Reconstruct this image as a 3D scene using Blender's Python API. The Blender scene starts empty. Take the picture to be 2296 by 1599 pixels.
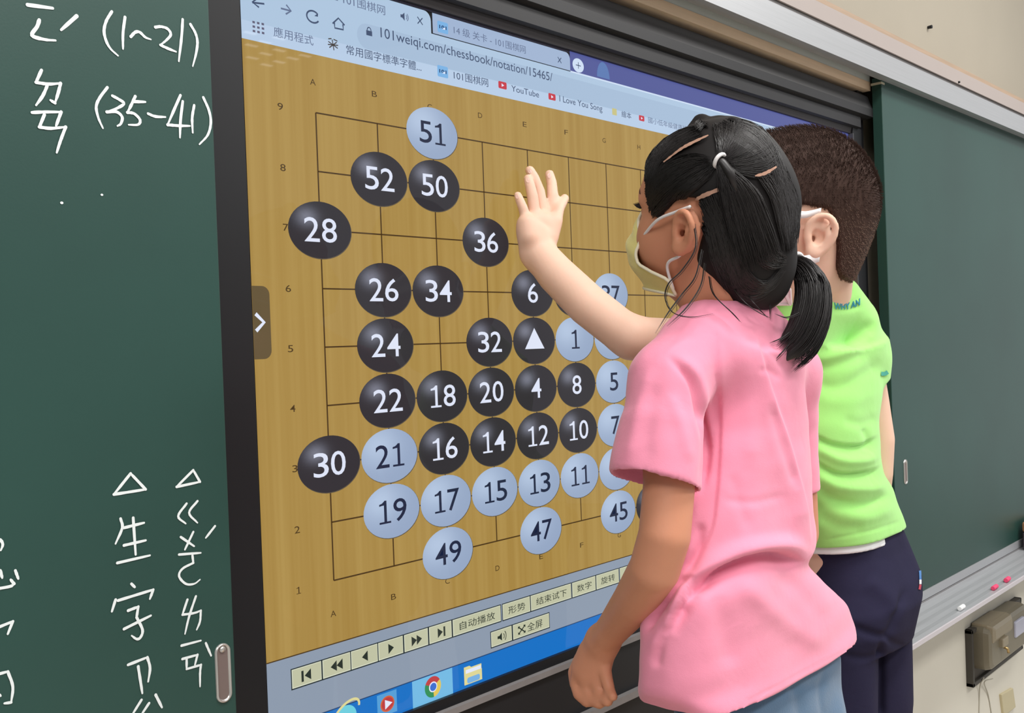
import bpy, bmesh, math, random
import numpy as np
from mathutils import Vector, Matrix
from mathutils.bvhtree import BVHTree
random.seed(5); rng = np.random.default_rng(7)
SC = bpy.context.scene
COL = SC.collection

# ------------------------------------------------------------------ camera
IMG_W, IMG_H, FOC = 2296, 1599, 2250.0
ZB = 1.05                                   # height above the floor of the board corner used as origin
CAM = Vector((-0.74441, -1.00780, 0.35179 + ZB))
FWD = Vector((0.73134021, 0.6819349, -0.01030972))
RGT = Vector((0.68123104, -0.731142, -0.0368191))
UPV = RGT.cross(FWD)
cam_data = bpy.data.cameras.new('camera'); cam = bpy.data.objects.new('camera', cam_data)
COL.objects.link(cam); SC.camera = cam
cam_data.sensor_width = 36.0; cam_data.lens = FOC / IMG_W * 36.0; cam_data.clip_start = 0.02
m = Matrix((RGT, UPV, -FWD)).transposed().to_4x4(); m.translation = CAM
cam.matrix_world = m

def ray(px, py):
    return FWD + RGT * ((px - IMG_W / 2) / FOC) - UPV * ((py - IMG_H / 2) / FOC)
def at(px, py, d):
    """the point seen at photo pixel (px, py) at depth d metres"""
    return CAM + ray(px, py) * d
def on_y(px, py, Y=0.0):
    """the point seen at (px, py) on the plane y = Y (parallel to the front wall)"""
    r = ray(px, py); return CAM + r * ((Y - CAM.y) / r.y)
def to_px(P):
    """photo pixels of an (N,3) array"""
    q = np.asarray(P, float) - np.array(CAM)
    a = q @ np.array(RGT); b = q @ np.array(UPV); c = q @ np.array(FWD)
    return np.stack([IMG_W / 2 + FOC * a / c, IMG_H / 2 - FOC * b / c], 1)

# ------------------------------------------------------------------ light and exposure
SC.view_settings.view_transform = 'Standard'; SC.view_settings.look = 'None'
SC.view_settings.exposure = 0.0; SC.view_settings.gamma = 1.0
SC.view_settings.use_curve_mapping = False
world = bpy.data.worlds.new('room_ambience'); SC.world = world; world.use_nodes = True
bg = world.node_tree.nodes['Background']
bg.inputs['Color'].default_value = (0.97, 0.98, 1.0, 1); bg.inputs['Strength'].default_value = 0.34
def area(name, loc, size, size_y, power, color, target):
    l = bpy.data.lights.new(name, 'AREA'); l.shape = 'RECTANGLE'; l.size = size; l.size_y = size_y
    l.energy = power; l.color = color
    o = bpy.data.objects.new(name, l); COL.objects.link(o); o.location = loc
    o.rotation_euler = (Vector(target) - Vector(loc)).to_track_quat('-Z', 'Y').to_euler()
    return o
# fluorescent ceiling lights in rows, a bank of windows along the right-hand side of the classroom
for lx in (-2.0, 0.2, 2.4):
    for ly in (-1.2, -2.4):
        area('ceiling_light', (lx, ly, 3.1), 1.2, 0.45, 33, (1.0, 0.985, 0.95), (lx, ly, 0))
# single tubes further back in the room: they show as faint streaks on the display glass
CAM_MIRROR = Vector((CAM.x, -CAM.y, CAM.z))
for px_, py_ in ((561, 74), (594, 95), (626, 86), (564, 102), (596, 121), (626, 113), (566, 130), (598, 146), (626, 139), (656, 131), (684, 125)):
    dv = on_y(px_, py_, 0.0) - CAM_MIRROR; q_ = CAM_MIRROR + dv*((3.1 - CAM_MIRROR.z)/dv.z)
    area('ceiling_light', q_, 0.075, 0.035, 0.06, (1.0, 0.985, 0.95), (q_.x, q_.y, 0))
area('window_light', (6.2, -3.6, 2.0), 9.0, 4.0, 40, (0.95, 0.98, 1.0), (0.6, -0.6, 1.2))

# ------------------------------------------------------------------ helpers: colour and materials
def lin(c):
    c = c / 255.0
    return c / 12.92 if c <= 0.04045 else ((c + 0.055) / 1.055) ** 2.4
def rgb(r, g, b): return (lin(r), lin(g), lin(b), 1.0)
MATS = {}
def mat(name, col, rough=0.6, metal=0.0, spec=0.5, noise=0.0, nscale=20.0, bump=0.0, bscale=200.0, sss=0.0, stretch=None, coat=0.0, sheen=0.0, crumple=0.0):
    if name in MATS: return MATS[name]
    M = bpy.data.materials.new(name); M.use_nodes = True; nt = M.node_tree; P = nt.nodes['Principled BSDF']
    P.inputs['Base Color'].default_value = col; P.inputs['Roughness'].default_value = rough
    P.inputs['Metallic'].default_value = metal; P.inputs['Specular IOR Level'].default_value = spec
    P.inputs['Coat Weight'].default_value = coat
    if sheen: P.inputs['Sheen Weight'].default_value = sheen; P.inputs['Sheen Roughness'].default_value = 0.5
    if sss:
        P.inputs['Subsurface Weight'].default_value = sss; P.inputs['Subsurface Radius'].default_value = (0.012, 0.005, 0.003)
        P.inputs['Subsurface Scale'].default_value = 1.0
    tc = nt.nodes.new('ShaderNodeTexCoord'); src = tc.outputs['Object']
    if stretch:
        mp = nt.nodes.new('ShaderNodeMapping'); mp.inputs['Scale'].default_value = stretch
        nt.links.new(src, mp.inputs['Vector']); src = mp.outputs['Vector']
    if noise:
        n = nt.nodes.new('ShaderNodeTexNoise'); n.inputs['Scale'].default_value = nscale; n.inputs['Detail'].default_value = 5
        nt.links.new(src, n.inputs['Vector'])
        r = nt.nodes.new('ShaderNodeValToRGB'); e = r.color_ramp.elements
        e[0].position = 0.3; e[1].position = 0.7
        e[0].color = tuple(max(0, c * (1 - noise)) for c in col[:3]) + (1,)
        e[1].color = tuple(min(1, c * (1 + noise)) for c in col[:3]) + (1,)
        nt.links.new(n.outputs['Fac'], r.inputs['Fac']); nt.links.new(r.outputs['Color'], P.inputs['Base Color'])
    if bump:
        n = nt.nodes.new('ShaderNodeTexNoise'); n.inputs['Scale'].default_value = bscale; n.inputs['Detail'].default_value = 4
        nt.links.new(src, n.inputs['Vector'])
        b = nt.nodes.new('ShaderNodeBump'); b.inputs['Strength'].default_value = bump; b.inputs['Distance'].default_value = 0.002
        nt.links.new(n.outputs['Fac'], b.inputs['Height']); nt.links.new(b.outputs['Normal'], P.inputs['Normal'])
        if crumple:
            n2 = nt.nodes.new('ShaderNodeTexNoise'); n2.inputs['Scale'].default_value = 22; n2.inputs['Detail'].default_value = 3; n2.inputs['Distortion'].default_value = 0.4
            b2 = nt.nodes.new('ShaderNodeBump'); b2.inputs['Strength'].default_value = crumple; b2.inputs['Distance'].default_value = 0.006
            nt.links.new(src, n2.inputs['Vector']); nt.links.new(n2.outputs['Fac'], b2.inputs['Height']); nt.links.new(b2.outputs['Normal'], b.inputs['Normal'])
    MATS[name] = M; return M
def glow(name, col, strength=1.0):
    """a lit colour of the screen under its glossy cover glass"""
    if name in MATS: return MATS[name]
    M = bpy.data.materials.new(name); M.use_nodes = True; P = M.node_tree.nodes['Principled BSDF']
    P.inputs['Base Color'].default_value = (0.012, 0.012, 0.013, 1); P.inputs['Roughness'].default_value = 0.02
    P.inputs['Specular IOR Level'].default_value = 0.16
    P.inputs['Emission Color'].default_value = col; P.inputs['Emission Strength'].default_value = strength
    MATS[name] = M; return M

# ------------------------------------------------------------------ helpers: objects
def tag(o, label=None, cat=None, group=None, kind=None):
    if label: o['label'] = label
    if cat: o['category'] = cat
    if group: o['group'] = group
    if kind: o['kind'] = kind
    return o
def empty(name, loc=(0, 0, 0)):
    o = bpy.data.objects.new(name, None); COL.objects.link(o); o.location = loc; o.empty_display_size = 0.05
    return o
def link_mesh(name, me, mats, parent=None, smooth=False):
    for mm in (mats if isinstance(mats, (list, tuple)) else [mats]): me.materials.append(mm)
    if smooth: me.polygons.foreach_set('use_smooth', [True] * len(me.polygons))
    o = bpy.data.objects.new(name, me); COL.objects.link(o)
    if parent is not None:
        o.parent = parent; o.matrix_parent_inverse = world_inv(parent)
    return o
def world_inv(p):
    M = Matrix.Identity(4); q = p
    while q is not None:
        M = Matrix.LocRotScale(q.location, q.rotation_euler, q.scale) @ M if q.parent is None else q.matrix_parent_inverse @ Matrix.LocRotScale(q.location, q.rotation_euler, q.scale) @ M
        q = q.parent
    return M.inverted()
class MB:
    """collects polygons for one mesh, with a material index per face"""
    def __init__(s): s.v = []; s.f = []; s.mi = []
    def poly(s, pts, mi=0):
        b = len(s.v); s.v += [tuple(p) for p in pts]; s.f.append(tuple(range(b, b + len(pts)))); s.mi.append(mi)
    def add(s, verts, faces, mi=0):
        b = len(s.v); s.v += [tuple(p) for p in verts]
        for f in faces: s.f.append(tuple(i + b for i in f)); s.mi.append(mi)
    def box(s, lo, hi, mi=0):
        x0, y0, z0 = lo; x1, y1, z1 = hi
        s.add([(x0,y0,z0),(x1,y0,z0),(x1,y1,z0),(x0,y1,z0),(x0,y0,z1),(x1,y0,z1),(x1,y1,z1),(x0,y1,z1)],
              [(0,3,2,1),(4,5,6,7),(0,1,5,4),(1,2,6,5),(2,3,7,6),(3,0,4,7)], mi)
    def prism_x(s, prof, x0, x1, mi=0):
        """profile of (y, z) points swept along x"""
        n = len(prof)
        v = [(x0, y, z) for y, z in prof] + [(x1, y, z) for y, z in prof]
        f = [(i, (i + 1) % n, n + (i + 1) % n, n + i) for i in range(n)]
        f += [tuple(range(n - 1, -1, -1)), tuple(range(n, 2 * n))]
        s.add(v, f, mi)
    def tube(s, pts, r, n=8, mi=0, cap=True):
        pts = [Vector(p) for p in pts]; b = len(s.v); rings = len(pts)
        ref = None
        for i, p in enumerate(pts):
            t = (pts[min(i + 1, rings - 1)] - pts[max(i - 1, 0)]).normalized()
            if ref is None: ref = t.orthogonal().normalized()
            ref = (ref - t * ref.dot(t)).normalized(); w = t.cross(ref)
            rr = r[i] if isinstance(r, (list, tuple, np.ndarray)) else r
            for k in range(n):
                a = 2 * math.pi * k / n; s.v.append(tuple(p + (ref * math.cos(a) + w * math.sin(a)) * rr))
        for i in range(rings - 1):
            for k in range(n):
                s.f.append((b + i*n + k, b + i*n + (k+1) % n, b + (i+1)*n + (k+1) % n, b + (i+1)*n + k)); s.mi.append(mi)
        if cap:
            s.f.append(tuple(b + k for k in range(n - 1, -1, -1))); s.mi.append(mi)
            s.f.append(tuple(b + (rings-1)*n + k for k in range(n))); s.mi.append(mi)
    def build(s, name, mats, parent=None, smooth=False, bevel=0.0, fix=True):
        me = bpy.data.meshes.new(name); me.from_pydata(s.v, [], s.f)
        me.polygons.foreach_set('material_index', s.mi); me.update()
        if fix:
            bm = bmesh.new(); bm.from_mesh(me); bmesh.ops.recalc_face_normals(bm, faces=bm.faces); bm.to_mesh(me); bm.free()
        o = link_mesh(name, me, mats, parent, smooth)
        if bevel:
            b = o.modifiers.new('bevel', 'BEVEL'); b.width = bevel; b.segments = 2; b.limit_method = 'ANGLE'
        return o
def smooth_path(pts, n=6):
    """Catmull-Rom through 2D or 3D points"""
    P = [np.array(p, float) for p in pts]
    if len(P) < 3: return [P[0] + (P[-1] - P[0]) * t for t in np.linspace(0, 1, n + 1)]
    Q = [2*P[0] - P[1]] + P + [2*P[-1] - P[-2]]; out = []
    for i in range(1, len(Q) - 2):
        for k in range(n):
            t = k / n; a, b, c, d = Q[i-1], Q[i], Q[i+1], Q[i+2]
            out.append(0.5 * ((2*b) + (-a + c)*t + (2*a - 5*b + 4*c - d)*t*t + (-a + 3*b - 3*c + d)*t**3))
    out.append(P[-1]); return out
# ------------------------------------------------------------------ setting
M_wall = mat('cream_paint', rgb(170, 161, 145), 0.7, noise=0.03, nscale=3, bump=0.08, bscale=90)
M_floor = mat('terrazzo', rgb(190, 186, 178), 0.5, noise=0.08, nscale=60)
M_alu = mat('brushed_aluminium', rgb(176, 177, 180), 0.45, metal=0.35, noise=0.05, nscale=12, stretch=(0.5, 8, 60))
M_rail_up = mat('painted_rail', rgb(170, 158, 153), 0.6, noise=0.02, nscale=4)
M_wood = mat('pale_wood', rgb(196, 160, 122), 0.6, noise=0.1, nscale=10, stretch=(1, 8, 20))
M_dark = mat('black_plastic', rgb(26, 26, 29), 0.45, spec=0.35)
M_dark2 = mat('charcoal_metal', rgb(40, 39, 41), 0.5, spec=0.35, noise=0.06, nscale=14)
M_gap = mat('groove_dark', rgb(120, 116, 116), 0.7)
M_green = mat('green_chalkboard', rgb(36, 69, 62), 0.40, spec=0.44, noise=0.10, nscale=3.2, bump=0.03, bscale=400)
M_green_edge = mat('green_chalkboard_edge', rgb(32, 62, 54), 0.55, spec=0.3)
WALL_Y = 0.03
w = MB(); w.box((-4.0, WALL_Y, -0.02), (7.0, WALL_Y + 0.12, 3.2)); wall = w.build('wall_front', M_wall); tag(wall, kind='structure')
M_low = mat('lower_wall_pale', rgb(222, 216, 202), 0.7, noise=0.03, nscale=3)  # paler tone for the thin panel over the lower wall
f = MB(); f.box((-4.0, -8.0, -0.1), (7.0, WALL_Y, 0.0)); tag(f.build('floor', M_floor), kind='structure')

# sliding-board rail along the top of the boards
RY = -0.078
zr = lambda z: z + ZB
zb, zg0, zg1, zp, zt = (on_y(2140, 235.5, RY).z, on_y(2140, 192, RY).z, on_y(2140, 186, RY).z, on_y(2140, 156.5, RY).z, on_y(2140, 144, RY).z)
m_ = MB()
m_.prism_x([(RY, zb), (RY, zg0), (RY + 0.006, zg0), (RY + 0.006, zg1), (RY, zg1), (RY + 0.03, zg1), (RY + 0.03, zb + 0.004), (RY + 0.012, zb + 0.004), (RY + 0.012, zb)], -3.0, 5.0, 0)
tr = m_.build('trim_1', M_alu); tag(tr, kind='structure')
m_ = MB(); m_.box((-3.0, RY + 0.0012, zg0), (5.0, RY + 0.0058, zg1)); tag(m_.build('trim_2', M_gap), kind='structure')
m_ = MB(); m_.box((-3.0, RY - 0.004, zg1), (5.0, WALL_Y, zp)); tag(m_.build('trim_3', M_rail_up), kind='structure')
m_ = MB(); m_.box((-3.0, RY + 0.002, zp), (5.0, WALL_Y, zt)); tag(m_.build('trim_4', mat('tan_wood', rgb(172, 147, 124), .6, noise=.08, nscale=8, stretch=(1, 8, 20))), kind='structure')
# rear track and wooden batten seen under the rail above the display
BY = -0.02
za, zc_, zd = on_y(1700, 37, BY).z, on_y(1700, 85.5, BY).z, on_y(1700, 108, BY).z
m_ = MB(); m_.box((-3.0, BY, zc_), (1.592, WALL_Y, zb + 0.03)); tag(m_.build('trim_5', mat('grey_track', rgb(214, 218, 216), 0.6)), kind='structure')
m_ = MB(); m_.box((-3.0, BY - 0.001, zd), (1.592, WALL_Y, zc_)); tag(m_.build('trim_6', mat('light_batten', rgb(238, 208, 178), .6, noise=.06, nscale=8, stretch=(1, 8, 20))), kind='structure')

# ------------------------------------------------------------------ interactive display
UX, UZ = 0.0718 * 1.34511, 0.0718
def scr(gx, gz, off=0.0): return Vector((gx * UX, -off, ZB + gz * UZ))
XL = on_y(570, 800).x; XR = 1.508; ZT = ZB + 11.36 * UZ; ZBOT = ZB - 1.69 * UZ
disp = empty('interactive_display', ((XL + XR) / 2, 0.0, ZBOT))
tag(disp, 'large lit touch display in a black frame between the two green chalkboards', 'display')
fr = MB()
fr.box((XL - 0.115, -0.006, ZBOT - 0.012), (XL - 0.004, WALL_Y - 0.001, ZT + 0.015))
fr.box((XL - 0.004, 0.0015, ZBOT - 0.03), (XL, WALL_Y - 0.001, ZT + 0.01))
fr.build('side_frame', M_dark, disp, bevel=0.001)
XE = 1.585
fr = MB(); fr.box((XR + 0.004, -0.010, ZBOT - 0.012), (XR + 0.05, WALL_Y - 0.001, ZT + 0.015)); fr.box((XR + 0.05, -0.003, ZBOT - 0.3), (XE, WALL_Y - 0.001, zd))
fr.build('side_frame', M_dark, disp, bevel=0.001)
ed = MB(); ed.box((XR, -0.0115, ZBOT), (XR + 0.004, WALL_Y - 0.001, ZT)); ed.build('screen_edge_trim', mat('edge_silver', rgb(84, 82, 86), 0.4, metal=0.3), disp)
# stepped black moulding over the screen
def topz(px, py, Y): return on_y(px, py, Y).z
fx0, fx1 = -2.9, XE
t1 = MB(); Y1 = -0.028
t1.prism_x([(Y1 + 0.012, topz(1400, 5, Y1)), (Y1 + 0.008, topz(1400, 22, Y1)), (Y1, topz(1400, 50, Y1)), (Y1, topz(1400, 74, Y1)), (Y1 + 0.012, topz(1400, 78, Y1)), (WALL_Y - .001, topz(1400, 78, Y1)), (WALL_Y - .001, topz(1400, 5, Y1))], XL - 0.115, fx1)
t1.build('top_moulding', M_dark2, disp)
t1 = MB(); Y1 = -0.018
t1.prism_x([(Y1 + 0.004, topz(1400, 72, Y1)), (Y1, topz(1400, 89, Y1)), (Y1, topz(1400, 119, Y1)), (Y1 + 0.008, topz(1400, 122, Y1)), (WALL_Y - .001, topz(1400, 122, Y1)), (WALL_Y - .001, topz(1400, 72, Y1))], XL - 0.115, XR + 0.03)
t1.build('top_moulding', M_dark2, disp)
t1 = MB(); Y1 = -0.007
t1.prism_x([(Y1, topz(1400, 116, Y1)), (Y1 - 0.001, topz(1400, 127, Y1)), (Y1 + 0.002, topz(1400, 146, Y1)), (0.0012, ZT), (WALL_Y - .001, ZT), (WALL_Y - .001, topz(1400, 116, Y1))], XL - 0.004, XR + 0.004)
t1.build('top_moulding', mat('brown_black_plastic', rgb(46, 42, 44), 0.5, spec=0.3), disp)
# frame under the screen: black band, two grey strips, black panels
s1 = (on_y(1100, 1568, -.012).z, on_y(1100, 1554, -.012).z); s2 = (on_y(1390, 1580, -.016).z, on_y(1390, 1564, -.016).z)
lo = MB(); lo.box((XL - 0.115, -0.006, s1[1]), (XR + 0.004, WALL_Y - 0.001, ZBOT)); lo.build('lower_frame', M_dark, disp)
lo = MB(); lo.box((XL - 0.115, -0.014, s1[0]), (XR + 0.05, WALL_Y - 0.001, s1[1])); lo.build('grey_strip', mat('strip_grey', rgb(150, 146, 146), 0.5, noise=0.08, nscale=30), disp)
lo = MB(); lo.box((XL - 0.115, -0.008, s2[1]), (XR + 0.05, WALL_Y - 0.001, s1[0])); lo.build('lower_panel', M_dark2 if False else mat('panel_black', rgb(40, 40, 43), 0.5, spec=0.3), disp)
lo = MB(); lo.box((XL - 0.115, -0.018, s2[0]), (XR + 0.05, WALL_Y - 0.001, s2[1])); lo.build('grey_strip', MATS['strip_grey'], disp)
lo = MB(); lo.box((XL - 0.115, -0.008, s2[0] - 0.22), (XR + 0.05, WALL_Y - 0.001, s2[0])); lo.build('lower_panel', MATS['panel_black'], disp)

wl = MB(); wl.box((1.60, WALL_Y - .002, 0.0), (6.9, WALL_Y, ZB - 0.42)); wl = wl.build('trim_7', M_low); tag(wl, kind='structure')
# ---- screen and everything shown on it (each picture element lies in its own thin layer on the glass)
def gnode(M, base, fac_fn):
    pass
G_bar = glow('toolbar_blue', rgb(172, 196, 221)); G_bar2 = glow('bookmark_blue', rgb(182, 203, 228)); G_tab = glow('tab_blue', rgb(158, 178, 208))
G_field = glow('field_blue', rgb(164, 187, 213)); G_strip = glow('tabstrip_violet', rgb(76, 84, 148)); G_ink = glow('text_slate', rgb(62, 78, 108))
G_ink2 = glow('text_grey', rgb(98, 112, 142)); G_line = glow('grid_line', rgb(72, 50, 14)); G_blackt = glow('text_black', rgb(22, 26, 40)); G_white = glow('text_white', rgb(226, 232, 250))
G_grey = glow('page_grey', rgb(140, 153, 171)); G_btn = glow('button_beige', rgb(191, 193, 163)); G_btnd = glow('button_outline', rgb(28, 40, 44)); G_btnl = glow('button_light', rgb(214, 218, 196))
G_task = glow('taskbar_blue', rgb(18, 112, 196)); G_taskhi = glow('taskbar_lit', rgb(112, 184, 226)); G_red = glow('icon_red', rgb(196, 52, 66)); G_redb = glow('logo_red', rgb(190, 58, 62))
G_green = glow('logo_green', rgb(40, 140, 84)); G_yel = glow('logo_yellow', rgb(224, 196, 84)); G_blue = glow('logo_blue', rgb(52, 108, 206)); G_fold = glow('folder_yellow', rgb(222, 214, 150))
G_sky = glow('icon_sky', rgb(120, 176, 226)); G_brown = glow('side_tab_brown', rgb(98, 82, 52)); G_shade = glow('button_shade', rgb(104, 116, 132)); G_org = glow('icon_orange', rgb(206, 98, 58))
G_cy = glow('icon_cyan', rgb(110, 206, 222))
# wooden board picture with fine vertical grain
Mw = glow('board_picture', rgb(166, 139, 72)); nt = Mw.node_tree; P = nt.nodes['Principled BSDF']
tc = nt.nodes.new('ShaderNodeTexCoord'); mp = nt.nodes.new('ShaderNodeMapping'); mp.inputs['Scale'].default_value = (26, 1, 0.5)
nz = nt.nodes.new('ShaderNodeTexNoise'); nz.inputs['Scale'].default_value = 3.0; nz.inputs['Detail'].default_value = 4
rp = nt.nodes.new('ShaderNodeValToRGB'); e = rp.color_ramp.elements
e[0].position = 0.3; e[0].color = rgb(163, 130, 62); e[1].position = 0.7; e[1].color = rgb(175, 144, 77)
nt.links.new(tc.outputs['Object'], mp.inputs['Vector']); nt.links.new(mp.outputs['Vector'], nz.inputs['Vector'])
nt.links.new(nz.outputs['Fac'], rp.inputs['Fac']); nt.links.new(rp.outputs['Color'], P.inputs['Emission Color'])
# shaded stones of the picture: a radial highlight drawn by the game
def stone_glow(name, inner, outer):
    M = glow(name, outer); nt = M.node_tree; P = nt.nodes['Principled BSDF']
    at_ = nt.nodes.new('ShaderNodeAttribute'); at_.attribute_name = 'tone'
    rp = nt.nodes.new('ShaderNodeValToRGB'); e = rp.color_ramp.elements
    e[0].color = outer; e[1].color = inner
    nt.links.new(at_.outputs['Fac'], rp.inputs['Fac']); nt.links.new(rp.outputs['Color'], P.inputs['Emission Color']); return M
G_bst = stone_glow('black_stone', rgb(118, 120, 134), rgb(44, 41, 46)); G_wst = stone_glow('white_stone', rgb(178, 196, 222), rgb(148, 166, 195))

sb = MB(); sb.box((XL, 0.0005, ZBOT), (XR, WALL_Y - 0.001, ZT)); screen = sb.build('screen', glow('screen_black', rgb(8, 8, 10)), disp)
L1, L2, L3, L4, L5 = 0.0001, 0.0004, 0.0007, 0.0010, 0.0013
def P2(px, py):
    p = on_y(px, py, 0.0); return (p.x, p.z)
def flat(mb, pts, off, mi=0): mb.poly([(x, -off, z) for x, z in pts], mi)
def rect(mb, x0, z0, x1, z1, off, mi=0): flat(mb, [(x0, z0), (x1, z0), (x1, z1), (x0, z1)], off, mi)
def rrect(x0, z0, x1, z1, r, corners=(1, 1, 1, 1), asp=1.0):
    pts = []
    for (cx, cz, a0, on) in ((x1 - r*asp, z1 - r, 0, corners[0]), (x0 + r*asp, z1 - r, 90, corners[1]), (x0 + r*asp, z0 + r, 180, corners[2]), (x1 - r*asp, z0 + r, 270, corners[3])):
        if on:
            for k in range(7):
                a = math.radians(a0 + 15 * k); pts.append((cx + r*asp*math.cos(a), cz + r*math.sin(a)))
        else:
            sx = x1 if a0 in (0, 270) else x0; sz = z1 if a0 in (0, 90) else z0; pts.append((sx, sz))
    return pts
def disc(cx, cz, rx, rz, n=40): return [(cx + rx*math.cos(2*math.pi*k/n), cz + rz*math.sin(2*math.pi*k/n)) for k in range(n)]
def stroke(mb, pts, wid, off, mi=0, to3=None, taper=None):
    """flat ribbon along 2D points in the screen plane; widths in metres"""
    P = [np.array(p, float) for p in pts]; n = len(P); L = []; R = []
    for i in range(n):
        t = P[min(i+1, n-1)] - P[max(i-1, 0)]; t = t / (np.linalg.norm(t) + 1e-9); nrm = np.array((-t[1], t[0]))
        ww = wid * (taper[i] if taper is not None else 1.0) / 2
        L.append(P[i] + nrm * ww); R.append(P[i] - nrm * ww)
    v = [(p[0], -off, p[1]) for p in L] + [(p[0], -off, p[1]) for p in R]
    mb.add(v, [(i, i+1, n+i+1, n+i) for i in range(n-1)], mi)
def text_geo(s, bold=0.0):
    c = bpy.data.curves.new('txt', 'FONT'); c.body = s; c.offset = bold; c.resolution_u = 4
    o = bpy.data.objects.new('txt', c); COL.objects.link(o)
    dg = bpy.context.evaluated_depsgraph_get(); dg.update()
    me = bpy.data.meshes.new_from_object(o.evaluated_get(dg))
    V = np.array([v.co[:2] for v in me.vertices]); F = [tuple(p.vertices) for p in me.polygons]
    COL.objects.unlink(o); bpy.data.objects.remove(o); bpy.data.curves.remove(c); bpy.data.meshes.remove(me)
    return V, F
def text_box(mb, s, x0, z0, x1, z1, off, mi=0, bold=0.0):
    """text fitted to the box x0..x1, z0..z1 of the screen plane"""
    V, F = text_geo(s, bold); lo_, hi_ = V.min(0), V.max(0); d = np.maximum(hi_ - lo_, 1e-6)
    U = (V - lo_) / d
    mb.add([(x0 + (x1-x0)*u, -off, z0 + (z1-z0)*v) for u, v in U], F, mi)
def text_px(mb, s, a, b, h, off, mi=0, bold=0.0, drop=0.0):
    """text from photo pixel a (left end of the base) to b (right end), h cells high"""
    p, q = P2(*a), P2(*b); z = (p[1] + q[1]) / 2
    text_box(mb, s, p[0], z - drop * UZ, q[0], z + h * UZ, off, mi, bold)

def one_shape(mb, x0, z0, x1, z1, off, mi):
    w, h = x1 - x0, z1 - z0; X = lambda u: x0 + w*u; Z = lambda v: z0 + h*v
    flat(mb, [(X(0), Z(0)), (X(1), Z(0)), (X(1), Z(.085)), (X(0), Z(.085))], off, mi); flat(mb, [(X(.42), Z(.085)), (X(.65), Z(.085)), (X(.65), Z(1)), (X(.47), Z(1)), (X(.42), Z(.96))], off, mi)
    flat(mb, [(X(.42), Z(.80)), (X(.47), Z(1)), (X(.40), Z(.955)), (X(.24), Z(.89)), (X(.02), Z(.86)), (X(.02), Z(.775)), (X(.24), Z(.795))], off, mi)
def digits(mb, s, cx, cz, dw, h, off, mi):
    """numerals of equal pitch dw and height h centred on (cx, cz)"""
    pitch = dw*1.16; x = cx - pitch*(len(s)-1)/2
    for ch in s:
        if ch == '1': one_shape(mb, x - dw*.40, cz - h/2, x + dw*.46, cz + h/2, off, mi)
        else: text_box(mb, ch, x - dw/2, cz - h/2, x + dw/2, cz + h/2, off, mi, 0.003)
        x += pitch
# browser window
zBM = (P2(548, 88)[1] + P2(940, 175)[1] + P2(1340, 266)[1]) / 3          # lower edge of the bookmark bar
zTB = (P2(1283, 165)[1] + P2(1760, 290)[1]) / 2                            # upper edge of the tool bar
zTAB = (P2(940, 21)[1] + P2(1267, 115.6)[1]) / 2
zFB = P2(1240, 179)[1]
xT1 = P2(966, 50)[0]; xT2 = P2(1278, 140)[0]
b = MB()
rect(b, XL, zBM, XR, zTB, L1, 0)
flat(b, rrect(XL, zTB, xT1, zTAB, 0.012, (1, 0, 0, 0)), L1, 0)
rect(b, xT1 + 0.003, zTB + 0.0012, xT2 - 0.01, zTAB, L1, 2); flat(b, rrect(xT2 - 0.0101, zTB + 0.0012, xT2, zTAB, 0.01, (1, 0, 0, 0)), L1, 2)
rect(b, xT2, zTB, XR, ZT, L1, 1)
rect(b, XL, zTAB + 0.0005, xT2, ZT, L1, 4)
rect(b, XL, zBM, XR, P2(940, 140)[1] , L2, 3)
rect(b, xT2, zTB - 0.001, XR, zTB + 0.0015, L2, 5)
zf0, zf1 = P2(846, 116)[1], P2(846, 60)[1]
flat(b, rrect(P2(800, 75)[0], zf0, P2(1700, 290)[0], zf1, (zf1 - zf0) / 2), L2, 6)
cx, cz = P2(1296, 147); flat(b, disc(cx, cz, 0.0142, 0.0112), L2, 5)
stroke(b, [(cx - .0062, cz), (cx + .0062, cz)], .0014, L3, 7); stroke(b, [(cx, cz - .0052), (cx, cz + .0052)], .0014, L3, 7)
b.build('browser_window', [G_bar, G_strip, G_tab, G_bar2, glow('title_black', rgb(38, 36, 48)), glow('bar_edge', rgb(204, 220, 242)), G_field, G_ink], screen)
def label_text(s, a, b, h, mi, drop=0.0, name='screen_text'):
    t = MB(); text_px(t, s, a, b, h, L3, 0, 0.0, drop); o = t.build(name, [G_ink, G_ink2][mi:mi+1], screen, fix=False); o['label'] = 'grey lettering on the browser window'; return o
label_text('101weiqi.com/chessbook/notation/15465/', (853, 88), (1238, 180), 0.185, 0, 0.055)
label_text('應用程式', (613, 82), (702, 98), 0.150, 1, 0.02); label_text('常用國字標準字體...', (776, 123), (944, 155), 0.150, 0, 0.02)
label_text('101围棋网', (1017, 177), (1094, 192), 0.150, 0, 0.02); label_text('YouTube', (1146, 205), (1208, 219), 0.125, 0)
label_text('I Love You Song', (1254, 231), (1350, 250), 0.15, 0, 0.03); label_text('繪本', (1393, 262), (1415, 266), 0.14, 0, 0.01); label_text('國小低年級健康操', (1453, 277), (1540, 293), 0.135, 1, 0.01)
label_text('101围棋网', (769, 9), (863, 30), 0.155, 1, 0.02); label_text('-', (748, 0), (757, 2), 0.02, 1); label_text('14 级 关卡 - 101围棋网', (1017, 77), (1178, 116), 0.145, 1, 0.02)
for (x, y, r) in ((941, 47, .0046), (1254, 135, .0042)):
    t = MB(); cx, cz = P2(x, y); stroke(t, [(cx - r, cz - r), (cx + r, cz + r)], .0015, L3, 0); stroke(t, [(cx - r, cz + r), (cx + r, cz - r)], .0015, L3, 0); t.build('close_cross', [G_ink], screen, fix=False)
def pxl(pts): return [P2(*p) for p in pts]
W_ = 0.0021
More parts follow.
